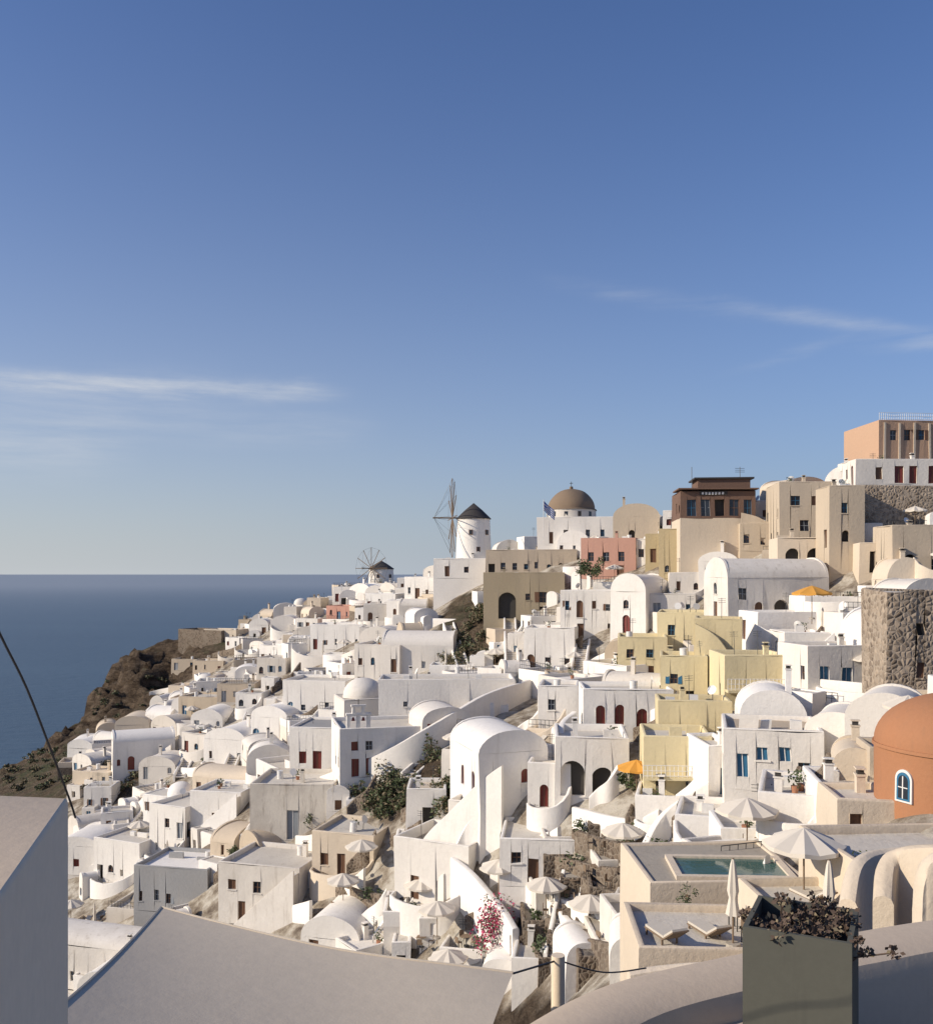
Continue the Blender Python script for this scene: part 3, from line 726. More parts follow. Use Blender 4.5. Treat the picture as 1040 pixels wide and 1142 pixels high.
# right white/blue
hp('white_house',945,775,92,48,6,-6,d=80,ops=[(1.0,1.9,1.3,2.4,'blue'),(3.0,4.0,.1,2.3,'blue'),(5.0,5.8,1.2,2.4,'brown')],par=.5)
hp('white_house',900,745,50,34,6,5,d=86,steps=True)
hp('stone_ruin_wall',1030,775,84,114,5,4,d=68,mat='lightstone',ops=[(2.2,2.8,1.0,2.2,'brown'),(2.1,2.7,4.2,5.0,'void')],sops=[],par=.2,chim=False,jit=.35)
hp('white_house',862,882,104,62,7,14,d=63,ops=[(.8,1.6,.8,2.4,'blue'),(2.1,2.9,2.0,2.9,'blue'),(3.6,4.4,2.0,3.0,'blue'),(4.8,5.6,.5,2.0,'glass')],roofm='beige',par=.35)
hp('white_house',806,888,34,50,5,-4,d=66,ops=[(.9,1.7,.05,2.0,'blue')],sops=[])
hp('vaulted_white_house',985,838,70,34,6,30,d=58,roof='vault',rise=1.5)
hp('vaulted_white_house',930,842,56,26,6,30,d=60,roof='vault',rise=1.1)
hp('white_house',900,926,100,30,6,20,d=50,ops=[(1,1.8,.1,1.5,'brown')],apron=(1.5,1.2))
hp('white_house',790,955,70,36,5,16,d=52,apron=(1.8,-1.4))
hp('white_terrace',955,905,80,16,5,10,d=50,ops=[],par=.6,roofm='roof',sops=[])
hp('vaulted_cream_house',955,880,50,22,5,20,d=54,roof='vault',rise=1.0,mat='cream')
hp('cream_house',968,930,66,30,4,8,d=44,ops=[(.6,1.2,.1,.9,'brown')],par=.3,mat='cream')
hp('white_terrace',850,950,90,12,4,6,d=48,ops=[],par=.6,roofm='roof',sops=[])
hp('white_house',735,925,50,30,4,14,d=60,apron=(1.4,1.4))
# centre
hp('white_house',622,816,44,46,6,8,d=97,ops=[(1,1.8,2.2,3.3,'glass')])
hp('white_house',700,826,100,52,6,3,d=88,ops=[(1.2,2.1,1.5,3.3,'red',True),(3.0,3.9,1.5,3.3,'red',True),(5,6,.1,3.0,'red',True),(6.8,7.6,1.5,3.3,'glass',True)],par=.4)
hp('white_arcade_house',660,890,82,60,7,5,d=80,ops=[(.5,2.6,.1,3.2,'void',True),(3.2,4.8,.1,2.6,'void',True)],par=.6)
hp('vaulted_white_house',573,905,78,66,8,-18,d=75,roof='vault',rise=1.7,ops=[(1.2,1.9,2.2,3.4,'glass',True),(3.6,4.3,2.2,3.4,'red',True)],sops=[(1.2,2,1.5,3.2,'red',True),(4,4.8,1.5,3.2,'red',True)],chim=False)
hp('white_house',536,905,24,66,6,25,d=74,roof='vault',rise=.8,ops=[(.6,1.2,3.0,4.2,'red',True)],chim=False)
hp('white_house',612,905,48,48,5,10,d=75,ops=[(1,1.7,.3,2.1,'red',True)],apron=(1.6,1.5))
hp('white_house',480,1010,84,60,6,28,d=70,ops=[(1.4,2.2,.2,2.0,'brown'),(3.6,4.4,.2,2.0,'void',True)],par=.9,roofm='paving',apron=(2.2,1.6))
hp('white_house',524,950,50,48,5,25,d=72,ops=[(1.0,2.2,.4,2.7,'void',True)],par=.6)
hp('white_house',607,990,100,50,6,6,d=66,ops=[(.8,1.5,1.6,2.4,'glass'),(2.0,2.8,.1,2.0,'brown'),(4.3,4.9,.4,1.7,'glass',True),(5.2,5.8,.4,1.7,'glass',True)],par=.3)
for q,hg in (([(446,1000,.3),(470,990,3.4),(500,975,4.6),(535,955,5.6),(560,940,5.8)],.5),([(560,925,3.4),(545,945,3.0),(520,965,2.4),(500,990,1.2)],.9)):
    swall('white_parapet_wall',[g3(*a) for a in q],hg,.4)
# bell tower church
def belly(b,w,dp,h):
    z=h+.4; T=b.T; b.T=T@Matrix.Translation((-w*.28,.2,0))
    for x in(-1.1,-.0,1.1): b.box(x-.17,x+.17,.0,.45,z-.6,z+1.3,'white')
    b.box(-1.35,1.35,-.05,.5,z+1.302,z+1.55,'white')
    for x in(-.55,.55): b.box(x-.15,x+.15,.0,.45,z+1.552,z+2.3,'white')
    b.box(-.85,.85,-.05,.5,z+2.302,z+2.5,'white'); b.box(-.04,.04,.2,.28,z+2.5,z+3.1,'metal')
    for x in(-.55,.55): b.cyl((x,.22),.2,.08,z+.75,z+1.15,'red',10)
    b.T=T
hp('white_church',428,866,96,50,8,-14,d=96,extra=belly,ops=[(1.2,2.0,.1,2.0,'red'),(2.7,3.5,.1,2.0,'red'),(2.7,3.4,2.8,3.7,'glass'),(5,5.8,.1,2.0,'red'),(1.2,1.9,2.8,3.7,'red')],chim=False)
hp('white_house',355,862,66,48,7,8,d=99,ops=[(1.0,1.8,.9,2.2,'red'),(2.5,3.5,.1,2.3,'red'),(4.6,5.4,.9,2.2,'red')],par=.3,roofm='grey')
hp('white_retaining_house',498,806,152,44,6,-2,d=113,ops=[(7.5,8.6,.2,2.3,'brown',True),(11,11.5,2,2.6,'glass'),(3,3.5,2,2.6,'glass')],par=.5)
hp('vaulted_white_house',465,752,80,32,7,6,d=128,roof='vaultx',rise=2.0)
hp('white_house',420,770,52,48,7,15,d=124)
hp('white_house',350,800,72,38,7,12,d=122,apron=(2.2,1.8))
hp('white_house',375,725,60,26,7,12,d=165)
hp('vaulted_white_house',420,735,40,22,7,15,d=148,roof='vault')
hp('weathered_house',325,938,94,58,7,4,d=89,mat='patina',ops=[(3.5,4.7,.1,2.9,'greypaint')],par=.5)
hp('cream_house',382,978,72,44,6,18,d=84,mat='cream',ops=[(.8,1.6,.9,2,'brown'),(2.5,3.3,.1,2.1,'brown')],apron=(1.8,1.2))
hp('cream_house',288,1034,96,64,7,16,d=86,mat='white2',ops=[(1,1.8,3.2,4.2,'brown'),(3.6,4.4,3.1,4.2,'glass'),(2,2.8,.2,2.2,'brown')],steps=True)
hp('grey_house',190,1018,88,46,7,12,d=98,mat='grey',roofm='white')
hp('white_house',186,958,46,56,7,25,d=116,apron=(2,2))
hp('white_house',240,925,60,38,7,12,d=118,steps=True)
hp('white_house',130,985,60,44,6,22,d=112,apron=(2.2,1.8))
hp('vaulted_white_house',250,855,50,30,8,16,d=128,roof='vault',rise=1.6,apron=(2,0.01))
hp('vaulted_white_house',300,830,44,30,8,20,d=128,roof='vault',rise=1.6,apron=(2,0.01))
hp('cream_house',225,800,56,20,7,14,d=165,mat='beige')
hp('salmon_house',378,692,30,14,7,20,d=200,mat='salmon',fmat='white')
hp('white_house',342,704,26,12,7,20,d=205,mat='white')
hp('fort_ruin',222,722,56,16,8,25,d=258,sky=True,mat='stone',ops=[],sops=[],par=.8,chim=False,roofm='paving',jit=.4)
hp('cream_house',245,716,40,12,6,20,d=250,sky=True,mat='cream')
hp('beige_house',205,748,30,11,6,10,d=240,mat='beige'); hp('cream_house',232,752,36,13,6,10,d=230,mat='cream')
# bottom centre vaults
hp('vaulted_white_house',652,1096,44,24,4,-6,roof='vault',rise=.9,ops=[(.8,1.4,.1,1.3,'blue')],chim=False)
hp('vaulted_white_house',700,1088,40,22,4,8,roof='vault',rise=.8,ops=[],chim=False)
hp('white_house',600,1100,60,26,4,8,ops=[],par=.3)
hp('vaulted_white_house',560,1112,50,26,4,12,roof='vault',rise=.9,ops=[(.8,1.5,.1,1.5,'brown')],chim=False)
hp('white_terrace',520,1080,60,12,4,14,ops=[],par=.6)
# patio tiers
ti=0
for row,(c_,xs) in enumerate(((925,(680,730)),(945,(640,700)),(965,(630,690)),(985,(655,715)),(1003,(625,690)),(1020,(650,705)),(1038,(615,665,715)),(1056,(600,640,690)),(1074,(625,675)))):
    for a in xs:
        ti+=1; m_='stone' if ti%3 else 'white2'
        hp('stone_patio_terrace' if m_=='stone' else 'white_terrace',a,c_,rnd.uniform(44,66),4,4.5,rnd.uniform(-8,20),None,mat=m_,ops=[],sops=[],par=rnd.choice([.1,.5]),chim=False,roofm=rnd.choice(['darkpaving','darkpaving','paving']))

# orange dome chapel
def chapel():
    p=P(1068,928,41.2); r=3.42; b=MB()
    b.cyl((0,0),r,r,-4,3.75,'orange',56,cap=False); b.cyl((0,0),r*1.025,r*1.02,3.752,3.9,'orange',56)
    b.dome((0,0),r*1.0,3.9,r*.66,'orange',56,14)
    for a in (-154,-96):
        T=b.T; b.T=T@Matrix.Rotation(R(a)+math.pi/2,4,'Z')@Matrix.Translation((0,-r-.03,2.4))
        def archf(wd,hh,y,mat,dy=.12):
            n=10; pr=[(-wd,-hh),(wd,-hh)]+[(wd*math.cos(math.pi*i/n),hh*.35+wd*math.sin(math.pi*i/n)) for i in range(n+1)]
            b.face([(x,y,z) for x,z in pr],mat)
            for (x0,z0),(x1,z1) in zip(pr,pr[1:]+pr[:1]): b.face([(x0,y,z0),(x0,y+dy,z0),(x1,y+dy,z1),(x1,y,z1)],mat)
        archf(.42,.72,-.03,'whitemetal'); archf(.33,.64,-.045,'blue',.014); archf(.24,.55,-.055,'glass',.009)
        b.box(-.025,.025,-.075,-.056,-.55,.4,'whitemetal'); b.box(-.24,.24,-.074,-.057,-.1,-.06,'whitemetal')
        b.T=T
    b.finish('orange_domed_chapel',p,0,.03)
chapel()

# ------------------------------------------------------------------ fill of the village
EXC=[(450,868,66,38),(530,700,34,42),(672,960,70,40),(560,1060,60,26),(665,1030,70,50),(130,865,30,22)]
cand=[]
y=47
while y<290:
    x=-145
    while x<120:
        cand.append((x+rnd.uniform(-2.2,2.2),y+rnd.uniform(-2.2,2.2))); x+=4.9
    y+=4.9
rr=random.Random(5)
def blocked(x,y,z,w,h):
    a,c_=proj((x,y,z)); wp=w*F/y; x0=a-wp/2;x1=a+wp/2; y1=c_; y0=c_-h*F/y
    for k in KEYR:
        if y>k[4]+1: continue
        kh=k[3]-k[2]; kb=k[3]-kh*.12
        ox=min(x1,k[1])-max(x0,k[0]); oy=min(y1,kb)-max(y0,k[2])
        if ox>3 and oy>0 and ox*oy>.07*(k[1]-k[0])*kh: return True
    return False
for (x,y) in sorted(cand,key=lambda q:q[1]):
    z=gz(x,y); px,py=proj((x,y,z))
    if not inpoly(VIL,px,py): continue
    if px<-60 or px>1110: continue
    if any(((px-e[0])/e[2])**2+((py-e[1])/e[3])**2<1 for e in EXC): continue
    big=rr.random()<.24
    w=rr.uniform(7.5,12) if big else rr.uniform(3.2,7.0); dp=rr.uniform(3.6,6.4); h=rr.choice([2.5,2.8,3.0,3.2,2.7,4.6]) if px<950 else 2.8
    if big: h=rr.choice([3.2,4.8,5.4])
    if y>170: h=min(h,3.4)
    if y<62: w=rr.uniform(3,5); dp=rr.uniform(3,4.5); h=2.6
    r=math.hypot(w,dp)/2*.8
    if any((x-ox)**2+(y-oy)**2<((r+orr)*.585)**2 for ox,oy,orr in OCC): continue
    t=rr.random()
    if blocked(x,y,z+.25,w,h*1.15):
        if blocked(x,y,z,w,1.25): continue
        t=.1
    yaw=R(rr.choice([8,15,20,-20,35,-10,50,0,5])+rr.uniform(-12,12))
    mat='white' if rr.random()<.58 else rr.choice(['white2','white2','white2','cream','beige','white2','cream'])
    if px>820 and py<680: mat=rr.choice(['cream','beige','cream','white2'])
    fm=rr.choice([None,None,None,'stone','white2','white2'])
    ap=None; st_=False
    if rr.random()<.38: ap=(rr.uniform(1.2,2.6),rr.choice([.01,rr.uniform(1,2.2),-rr.uniform(1,2.2)]))
    elif rr.random()<.35 and w>4.2 and y<190: st_=True
    loc=(x,y,z+.25)
    if t<.22:
        house('white_terrace',loc,yaw,w+.6,dp,.4,'flat',mat,ops=[],sops=[],par=rr.uniform(.3,.8),roofm=rr.choice(['paving','roof','roof','darkpaving']),chim=False,rr=rr,fmat=fm,apron=ap if rr.random()<.5 else None,extra=(lambda b,w,dp,h:rail(b,(-w/2+.1,.12),(w/2-.1,.12),h+.2,'metal',1.0,.4)) if rr.random()<.45 else None)
        if rr.random()<.4 and y<170: parasol(0,0,loc=(x+math.sin(yaw)*dp*.4,y+dp*.4,z+.7),rad=rr.uniform(1.1,1.6),closed=rr.random()<.3)
        if rr.random()<.7 and y<150: table_set((x+math.sin(yaw)*dp*.5+1,y+dp*.5,z+.68))
        if rr.random()<.5 and w>5 and y<130: lounger((x+math.sin(yaw)*dp*.5-1.3,y+dp*.5,z+.68),-yaw)
    elif t<.53: house('vaulted_white_house' if 'white' in mat else 'vaulted_cream_house',loc,yaw,min(w,6.2),dp+1,h*.78,'vault',mat,rise=rr.uniform(1.0,2.1),rr=rr,fmat=fm,apron=ap)
    elif t<.61: house('vaulted_white_house' if 'white' in mat else 'vaulted_cream_house',loc,yaw,w,dp,h*.85,'vaultx',mat,rise=rr.uniform(.9,1.7),rr=rr,fmat=fm,apron=ap)
    elif t<.625: house('white_domed_house',loc,yaw,w,dp,h,'dome',mat,rr=rr)
    else:
        rl=None
        if rr.random()<.25: rl=lambda b,w,dp,h:rail(b,(-w/2+.15,.13),(w/2-.15,.13),h+.15,'metal',1.0,.4)
        house('white_house' if 'white' in mat else 'cream_house',loc,yaw,w,dp,h,'flat',mat,par=.25 if rl else rr.uniform(.2,.7),rr=rr,roofm=rr.choice(['roof','white','roof','paving','cream']),fmat=fm,apron=ap,steps=st_,extra=rl)
    for kk in range(2):
        if rr.random()<.4:
            aw=rr.uniform(1.3,2.8); ah=rr.uniform(1.2,2.5)
            ax_,ay_=x+rr.uniform(-w/2,w/2),y-rr.uniform(.6,2.2)
            if blocked(ax_,ay_,z-.2,aw,ah): continue
            house('white_annex',(ax_,ay_,min(z,gz(ax_,ay_)+.4)),yaw,aw,2.2,ah,rr.choice(['flat','flat','vault']),'white',ops=[] if rr.random()<.5 else [(aw/2-.35,aw/2+.35,.1,1.1,rr.choice(['void','brown','blue']))],sops=[],par=.12,rise=.5,occ=False,chim=False,rr=rr)
# staircases and sweeping parapet walls
for a,c in (((455,872),(572,772)),((572,775),(568,690)),((760,790),(742,735)),((300,960),(330,860)),((420,1060),(455,1010)),((240,900),(280,800)),((130,950),(190,880)),((720,980),(790,890)),((330,790),(360,720)),((200,870),(230,810)),((640,780),(650,720)),((940,760),(925,700)),((270,1010),(300,960)),((620,1080),(640,985)),((520,760),(500,700)),((400,800),(420,740))):
    stair('staircase',g3(*a,.3),g3(*c,.3))
swall('white_parapet_wall',[g3(358,884,.5),g3(420,872,1.5),g3(480,842,1.8),g3(540,806,1.8),g3(590,780,1)],1.3,.5)
swall('white_parapet_wall',[g3(505,1000,1),g3(530,1030,1.5),g3(560,1068,1.5),g3(575,1085,1)],2.2,.5)
swall('white_parapet_wall',[g3(700,1060,1),g3(712,1000,1.2),g3(740,945,1),g3(790,905,.6)],1.4,.5)
swall('white_parapet_wall',[g3(640,885,.5),g3(625,850,1.5),g3(640,830,1.5)],1.4,.5)
def gw(pts_):
    out=[]
    for a in pts_:
        if hit(a[0],a[1]) is None: return None
        out.append(g3(*a))
    for u,v in zip(out,out[1:]):
        if (u.xy-v.xy).length>7: return None
    return out
for k in range(85):
    a=(rr.uniform(150,930),rr.uniform(730,1040))
    if any(((a[0]-e[0])/e[2])**2+((a[1]-e[1])/e[3])**2<1 for e in EXC): continue
    d1=rr.uniform(-8,4)
    q=gw([(a[0],a[1],.2),(a[0]+10,a[1]+d1,.5),(a[0]+22,a[1]+d1*1.6,.9),(a[0]+32,a[1]+d1*3,1.5)])
    if q: swall('stone_terrace_wall' if k%4==0 else 'white_terrace_wall',q,rr.uniform(.5,1.1),.35,'stone' if k%4==0 else 'white')
for i,q in enumerate(([(606,1010),(640,1030),(690,1050)],[(620,975),(680,990),(730,985)],[(610,1045),(640,1065),(690,1082)],[(640,920),(700,935),(735,925)],[(640,945),(690,962),(720,955)],[(350,985),(400,1010),(455,1020)],[(575,1000),(610,1022),(640,1055)],[(650,1000),(690,1020),(725,1030)])):
    swall('stone_terrace_wall' if i%3 else 'white_parapet_wall',[g3(a,c,.5) for a,c in q],.9,.45,'stone' if i%3 else 'white')
    
for (a,c) in ((385,1010),(488,1045),(555,1000),(607,1022),(690,965),(405,972),(500,1100),(300,900),(172,905),(85,1030),(510,850),(120,1060),(160,940),(655,1045)):
    p=g3(a,c); parasol(0,0,loc=(p.x,p.y-1.5,p.z+.5),rad=1.5,h=2.5)
for (a,c) in ((497,748),(917,715),(640,735),(700,1010)): parasol(a,c,closed=True,h=3.0)
for (a,c) in ((640,1000),(655,1018),(672,1040),(700,1030),(640,1060),(600,1050),(520,1062),(470,1062),(690,1000),(380,1020),(715,960),(670,955),(560,1040),(620,1030),(680,1060),(665,985),(710,985),(625,1010)):
    table_set(g3(a,c,.5))
parasol(905,690,rad=1.8,mat='orangecanvas',d=86,h=2.6); p=g3(708,888); parasol(0,0,loc=(p.x,p.y-.5,p.z+.3),rad=1.5,mat='orangecanvas',h=2.2)

# vegetation
def gs(lst):
    return [(g3(a,c),r_,h_) for a,c,r_,h_ in lst if hit(a,c) is not None]
sc=[]
for k in range(44):
    a=rr.uniform(392,515);c_=rr.uniform(845,910)
    if abs((c_-905)+(a-392)*.45-8)<48: sc.append((a,c_,rr.uniform(.9,1.7),rr.uniform(.8,2.0)))
shrub('green_shrubs',gs(sc),'leaf',.2,120,'leafdry')
shrub('dry_scrub',gs([(rr.uniform(502,560),rr.uniform(680,745),rr.uniform(1.2,2.0),1.3) for _ in range(26)]),'leafdry',.22,80,'leaf')
shrub('green_shrubs',[(P(652,640,131),1.6,2.2),(P(664,642,130),1.2,1.6)],'leaf',.22,120)
shrub('dry_scrub',gs([(rr.uniform(100,160),rr.uniform(852,885),rr.uniform(.8,1.6),1.0) for _ in range(24)]),'leafdry',.25,70,'leaf')
shrub('dark_scrub',gs([(rr.uniform(98,190),rr.uniform(755,845),rr.uniform(.5,1.1),.6) for _ in range(44)]),'leaf',.25,70,'leafdry')
shrub('green_shrubs',gs([(rr.uniform(-10,95),rr.uniform(836,850),rr.uniform(.8,1.3),.5) for _ in range(40)]),'leaf',.25,60,'leafdry')
shrub('dry_scrub',gs([(rr.uniform(0,90),rr.uniform(852,885),rr.uniform(1,1.8),.8) for _ in range(16)]),'leafdry',.3,50,'leaf')
shrub('green_shrubs',gs([(a,c_,1.0,1.4) for a,c_ in ((640,975),(700,945),(735,905),(850,705),(935,680),(352,920),(700,880),(420,1010),(590,1075),(300,880),(260,960),(520,880),(760,720),(870,760),(615,1060),(680,1010),(650,930),(820,860),(905,780),(985,690),(460,1030),(630,1000),(700,1055),(720,1000),(230,850),(330,770),(440,790),(180,930),(725,1040),(735,960),(600,1030),(960,860),(880,830))]),'leaf',.16,150)
shrub('bougainvillea',[(g3(552,1074,1.2),1.8,3.2)],'flower',.13,240,'leaf')
shrub('bougainvillea',[(g3(905,705,.5),.9,1.4)],'flower',.13,200,'leaf')

# ------------------------------------------------------------------ cream hotel terraces, pool
def block(name,px0,px1,pyt,d,dp,hgt,mat,par=.0,yaw=0,roofm='paving',**k):
    w=(px1-px0)/F*d; p=P((px0+px1)/2,pyt,d)
    return house(name,(p.x,p.y,p.z-hgt),R(yaw),w,dp,hgt,'flat',mat,ops=k.get('ops',[]),sops=[],par=par,roofm=roofm,chim=False,fdmin=4,jit=.06)
block('cream_terrace',712,868,1068,32,4.6,3,'cream',.3,3,'roof')
block('cream_terrace',878,1120,1040,31,5,3,'cream',.3,-3,'roof')
block('cream_terrace',948,1130,968,33.2,4.6,3,'cream',.35,-4,'roof')
block('pool_terrace',724,905,986,40,6,3,'cream',.12,-3,'paving')
b=MB(); b.box(-2.3,2.3,0,2.6,-.3,.10,'water'); b.box(-2.6,2.6,-.3,-.003,-.3,.2,'cream'); b.box(-2.6,2.6,2.603,2.9,-.3,.2,'cream'); b.box(-2.6,-2.303,-.0,2.6,-.3,.2,'cream'); b.box(2.303,2.6,0,2.6,-.3,.2,'cream')
b.finish('swimming_pool',P(820,981,40.6),R(-3),0)
swall('white_parapet_wall',[P(735,952,46),P(800,945,47),P(880,942,47)],.35,.3,'white',down=3)
for (a,c_,d_) in ((742,1052,33.4),(790,1048,34),(905,1010,34.5),(955,1012,34.2),(1000,1008,34)): lounger(P(a,c_,d_),R(200))
table_set(P(840,1040,34))
shrub('potted_shrub',[(P(762,1010,38.5),.5,.7),(P(856,1002,38),.45,.8),(P(965,966,34),.4,.6)],'leaf',.06,500)
parasol(0,0,loc=P(896,1000,35),rad=1.5,h=2.2)
parasol(0,0,loc=P(817,1055,33),closed=True,h=2.95); parasol(0,0,loc=P(924,1036,31.6),closed=True,h=2.2)
for q,hg in (([(946,1015,26),(956,972,27),(985,958,28),(1045,956,28)],.5),([(985,1015,24),(990,972,25),(1010,958,25),(1060,956,24)],.6),([(1022,1025,22),(1028,980,22),(1060,958,22)],.6),([(700,1090,30),(760,1082,30),(860,1076,29),(1000,1060,27)],.3)):
    swall('cream_parapet_wall',[P(*a) for a in q],hg*.6,.5,'cream',down=4,rnd_=.2)

# people
for (a,c,dd_,s1,s2) in ((972,779,74,'cloth_a','cloth_a'),(982,778,73.6,'cloth_a','cloth_b'),(92,850,None,'cloth_a','cloth_b'),(108,848,None,'cloth_b','cloth_a'),(540,1080,None,'cloth_b','cloth_a')):
    hd=hit(a,c)
    p=P(a,c,min(hd or 200,dd_ or 400))
    person(p,rnd.uniform(-1,1),s1,s2)

# ------------------------------------------------------------------ foreground
b=MB(); Zt=-.48
A_=(-.855,2.0);B_=(-.62,1.1);C_=(-1.5,1.1);D_=(-1.5,2.1)
base=[A_,B_,C_,D_]
def ins(k,z):
    cx=sum(p[0] for p in base)/4;cy=sum(p[1] for p in base)/4
    return [(p[0]+(cx-p[0])*k,p[1]+(cy-p[1])*k,z) for p in base]
sq=[ins(-.0,-4.5),ins(0,Zt-.012),ins(.006,Zt-.003),ins(.016,Zt)]
for s0,s1 in zip(sq,sq[1:]):
    for i in range(4):
        j=(i+1)%4; b.face([s0[j],s0[i],s1[i],s1[j]],'fgcream')
b.face(sq[-1][::-1],'fgwall'); b.finish('plaster_wall',jit=.003,ns=4)
b=MB(); q=[P(-30,640,1.7),P(0,707,1.75),P(30,768,1.85),P(58,840,1.95),P(78,893,2.03),P(84,912,2.06)]
q=catmull(q,5)
for s0,s1 in zip(q,q[1:]): b.rod(s0,s1,.0025,'metal',6)
b.finish('rigging_rope',jit=0)
# shade sail
b=MB(); c00=P(-50,1215,3.4);c10=P(180,1012,6.2);c11=P(572,1086,5.2);c01=P(470,1520,2.6)
n=28
def sp(u,v):
    p=(c00*(1-u)+c10*u)*(1-v)+(c01*(1-u)+c11*u)*v
    cen=(c00+c10+c11+c01)/4
    k=.10*(4*v*(1-v)*( (2*u-1)**2)) + .05*(4*u*(1-u)*((2*v-1)**2))
    p=p+(cen-p)*k; p.z-=.04*(4*u*(1-u))*(4*v*(1-v))+.008*math.sin(v*9+u*3)*u*v; return p
for i in range(n):
    for j in range(n): b.face([sp(i/n,j/n),sp((i+1)/n,j/n),sp((i+1)/n,(j+1)/n),sp(i/n,(j+1)/n)],'sail')
for j in range(n):
    b.rod(sp(1,j/n),sp(1,(j+1)/n),.008,'sail',5); b.rod(sp(j/n,0),sp((j+1)/n,0),.008,'sail',5)
b.finish('shade_sail',jit=0)
b=MB(); b.cyl((0,0),.045,.04,-3,.0,'fgcream',12); b.finish('sail_post',c11+Vector((.28,.3,-.02)),0,0)
b=MB(); e=c11+Vector((.28,.3,-.05)); b.rod(c11,e,.006,'metal',5)
q=catmull([e,(e+P(720,1080,6))/2-Vector((0,0,.05)),P(720,1080,6)],6)
for s0,s1 in zip(q,q[1:]): b.rod(s0,s1,.005,'metal',5)
b.finish('rigging_rope',jit=0)
# parapet right
outer=[(540,1180),(600,1136),(700,1084),(840,1052),(940,1034),(1040,1018),(1200,1000)]
Zp=-1.2; pth=[]
for a,c_ in outer:
    d=-Zp*F/(c_-640); p=P(a,c_,d); pth.append(Vector((p.x,p.y-.13,Zp)))
swall('foreground_parapet',pth,0,.26,'fgwall',down=1.2,rnd_=.07,jit=.006)
b=MB(); b.box(-1.0,3.5,-2.5,2.2,-2.2,-2.05,'paving'); b.finish('terrace_floor',(0,0,0),0,0)
# planter
Zq=-.87
fr=Vector((.905,2.19,0)); lf=Vector((.70,2.29,0)); ax=(fr-lf).normalized(); ay=Vector((-ax.y,ax.x,0))
W_=.25;D_p=.25
b=MB(); t_=.012
T0=Matrix.Translation((fr.x,fr.y,0))@Matrix(((ax.x,ay.x,0,0),(ax.y,ay.y,0,0),(0,0,1,0),(0,0,0,1)))
b.T=T0; H0=Zq-.42
b.box(-W_,0,0,t_,H0,Zq,'zinc'); b.box(-W_,0,D_p-t_,D_p,H0,Zq,'zinc'); b.box(-W_,-W_+t_,t_+.0005,D_p-t_-.0005,H0,Zq,'zinc'); b.box(-t_,0,t_+.0005,D_p-t_-.0005,H0,Zq,'zinc')
b.box(-W_+t_,-t_,t_,D_p-t_,H0,Zq-.04,'soil')
r_=random.Random(3)
for k in range(60):
    x=-r_.uniform(-.0,W_-.02); y=r_.uniform(.02,D_p-.02); z=Zq-.05
    lean=Vector((r_.gauss(.01,.03),r_.gauss(0,.03),r_.uniform(.02,.065)))
    p0=Vector((x,y,z)); p1=p0+lean; b.rod(p0,p1,.002,'deadleaf',4)
    for m_ in range(26):
        v=Vector((r_.gauss(0,1),r_.gauss(0,1),r_.gauss(.3,.8))).normalized(); L=r_.uniform(.007,.017); w_=v.orthogonal().normalized()*L*.35
        q0=p1+v*.003+Vector((r_.gauss(0,.006),r_.gauss(0,.006),r_.gauss(0,.006))); b.face([q0,q0+v*L*.5+w_,q0+v*L,q0+v*L*.5-w_],'deadleaf' if r_.random()<.8 else 'leafdry')
b.finish('planter_box',jit=0)
b=MB(); b.T=T0; b.box(-.5,.35,-.1,.4,-2.05,H0-.003,'fgwall'); b.finish('planter_plinth',jit=0)

# ------------------------------------------------------------------ light, sky, camera
az=R(-104); el=R(26)
sunv=Vector((math.sin(az)*math.cos(el),math.cos(az)*math.cos(el),math.sin(el)))
L=bpy.data.lights.new('sun','SUN'); L.energy=5.0; L.angle=R(.5); L.color=(1,.88,.72)
lo=bpy.data.objects.new('sun',L); SC.collection.objects.link(lo); lo.rotation_euler=sunv.to_track_quat('Z','Y').to_euler()
W=bpy.data.worlds.new('World'); SC.world=W; W.use_nodes=True; nt=W.node_tree; bg=nt.nodes['Background']
sky=nt.nodes.new('ShaderNodeTexSky'); sky.sky_type='NISHITA'; sky.sun_disc=False; sky.sun_elevation=el; sky.sun_rotation=az%(2*math.pi)
sky.altitude=100; sky.air_density=1.0; sky.dust_density=.6; sky.ozone_density=1.5
STR=.085
tc=nt.nodes.new('ShaderNodeTexCoord'); sp_=nt.nodes.new('ShaderNodeSeparateXYZ'); nt.links.new(tc.outputs['Generated'],sp_.inputs[0])
def mt(op,a,b_=None,c_=None):
    m=nt.nodes.new('ShaderNodeMath'); m.operation=op
    for i,v in enumerate((a,b_,c_)):
        if v is None: continue
        if isinstance(v,(int,float)): m.inputs[i].default_value=v
        else: nt.links.new(v,m.inputs[i])
    return m.outputs[0]
def ss(x,lo_,hi_):
    m=nt.nodes.new('ShaderNodeMapRange'); m.interpolation_type='SMOOTHSTEP'; nt.links.new(x,m.inputs[0]); m.inputs[1].default_value=lo_; m.inputs[2].default_value=hi_; return m.outputs[0]
AZ=mt('ARCTAN2',sp_.outputs[0],sp_.outputs[1]); EL=mt('ARCSINE',sp_.outputs[2])
def sc3(c): return tuple(x/STR for x in c)
base=mixc(nt,1.0,sky.outputs[0],(.66,.94,1.46),'MULTIPLY')
hz=mt('EXPONENT',mt('MULTIPLY',mt('MAXIMUM',EL,0),-1/.20))
hc=mixc(nt,ss(AZ,-.55,.5),sc3((.53,.56,.58)),sc3((.34,.41,.51)))
base=mixc(nt,hz,base,hc)
cmb=nt.nodes.new('ShaderNodeCombineXYZ'); nt.links.new(mt('MULTIPLY',AZ,5),cmb.inputs[0]); nt.links.new(mt('MULTIPLY',EL,45),cmb.inputs[1])
cn=noise_n(nt,cmb.outputs[0],1.3,7,.65)
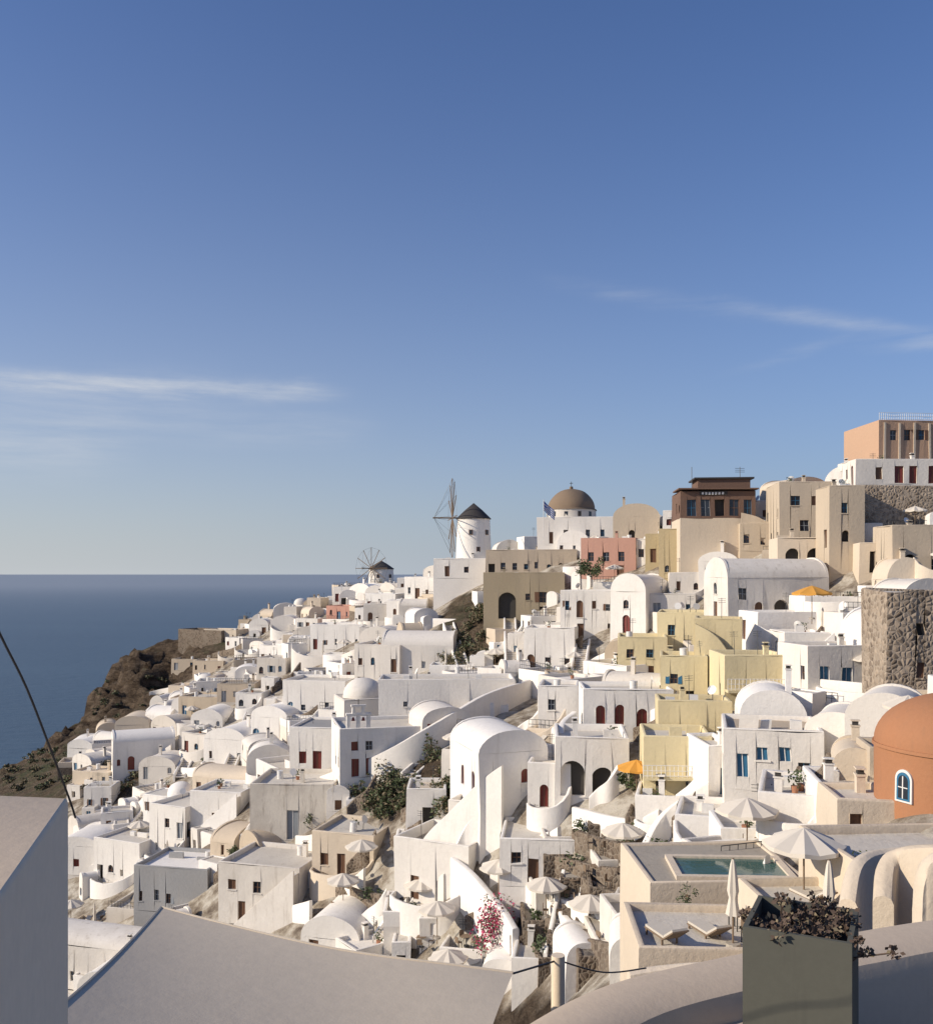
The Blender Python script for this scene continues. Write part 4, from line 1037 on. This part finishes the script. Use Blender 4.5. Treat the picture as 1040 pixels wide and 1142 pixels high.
cmb2=nt.nodes.new('ShaderNodeCombineXYZ'); nt.links.new(mt('MULTIPLY',AZ,14),cmb2.inputs[0]); nt.links.new(mt('MULTIPLY',EL,30),cmb2.inputs[1])
cn2=noise_n(nt,cmb2.outputs[0],1.5,6,.6)
warp=mt('MULTIPLY',mt('SUBTRACT',cn2,.5),.014)
def AE(px,py):
    v=Vector(((px-520)/F,1,(640-py)/F)).normalized(); return math.atan2(v.x,v.y),math.asin(v.z)
def streak(p0,p1,wd,amp,soft=.06):
    a0,e0=AE(*p0);a1,e1=AE(*p1); sl=(e1-e0)/(a1-a0)
    ec=mt('ADD',mt('MULTIPLY',mt('SUBTRACT',AZ,a0),sl),e0)
    dd=mt('DIVIDE',mt('SUBTRACT',mt('ADD',EL,warp),ec),wd)
    g=mt('EXPONENT',mt('MULTIPLY',mt('MULTIPLY',dd,dd),-1))
    e=mt('MULTIPLY',ss(AZ,a0-soft,a0+soft),mt('SUBTRACT',1,ss(AZ,a1-soft,a1+soft*.4)))
    return mt('MULTIPLY',mt('MULTIPLY',g,e),amp)
tot=None
for a in (((-300,398),(385,437),.0085,.7),((-300,450),(250,432),.02,.25),((-200,500),(150,490),.03,.4),((100,470),(420,480),.02,.2),((640,318),(880,352),.008,.16),((830,342),(1200,392),.007,.28),((850,404),(960,370),.005,.18),((980,384),(1300,376),.006,.28)):
    s_=streak(*a); tot=s_ if tot is None else mt('ADD',tot,s_)
cf=nt.nodes.new('ShaderNodeMapRange'); nt.links.new(cn,cf.inputs[0]); cf.inputs[1].default_value=.3; cf.inputs[2].default_value=.68
tot=mt('MULTIPLY',tot,cf.outputs[0])
cc=mixc(nt,mt('MINIMUM',tot,.8),base,sc3((.62,.65,.70)))
nt.links.new(cc,bg.inputs[0]); bg.inputs[1].default_value=STR
cam=bpy.data.cameras.new('camera'); co=bpy.data.objects.new('camera',cam); SC.collection.objects.link(co)
co.location=(0,0,0); co.rotation_euler=(R(90),0,0); cam.sensor_fit='HORIZONTAL'; cam.sensor_width=36; cam.lens=36; cam.shift_y=69/1040
cam.clip_start=.05; cam.clip_end=400000
SC.camera=co
SC.view_settings.view_transform='Standard'; SC.view_settings.look='None'; SC.view_settings.exposure=0
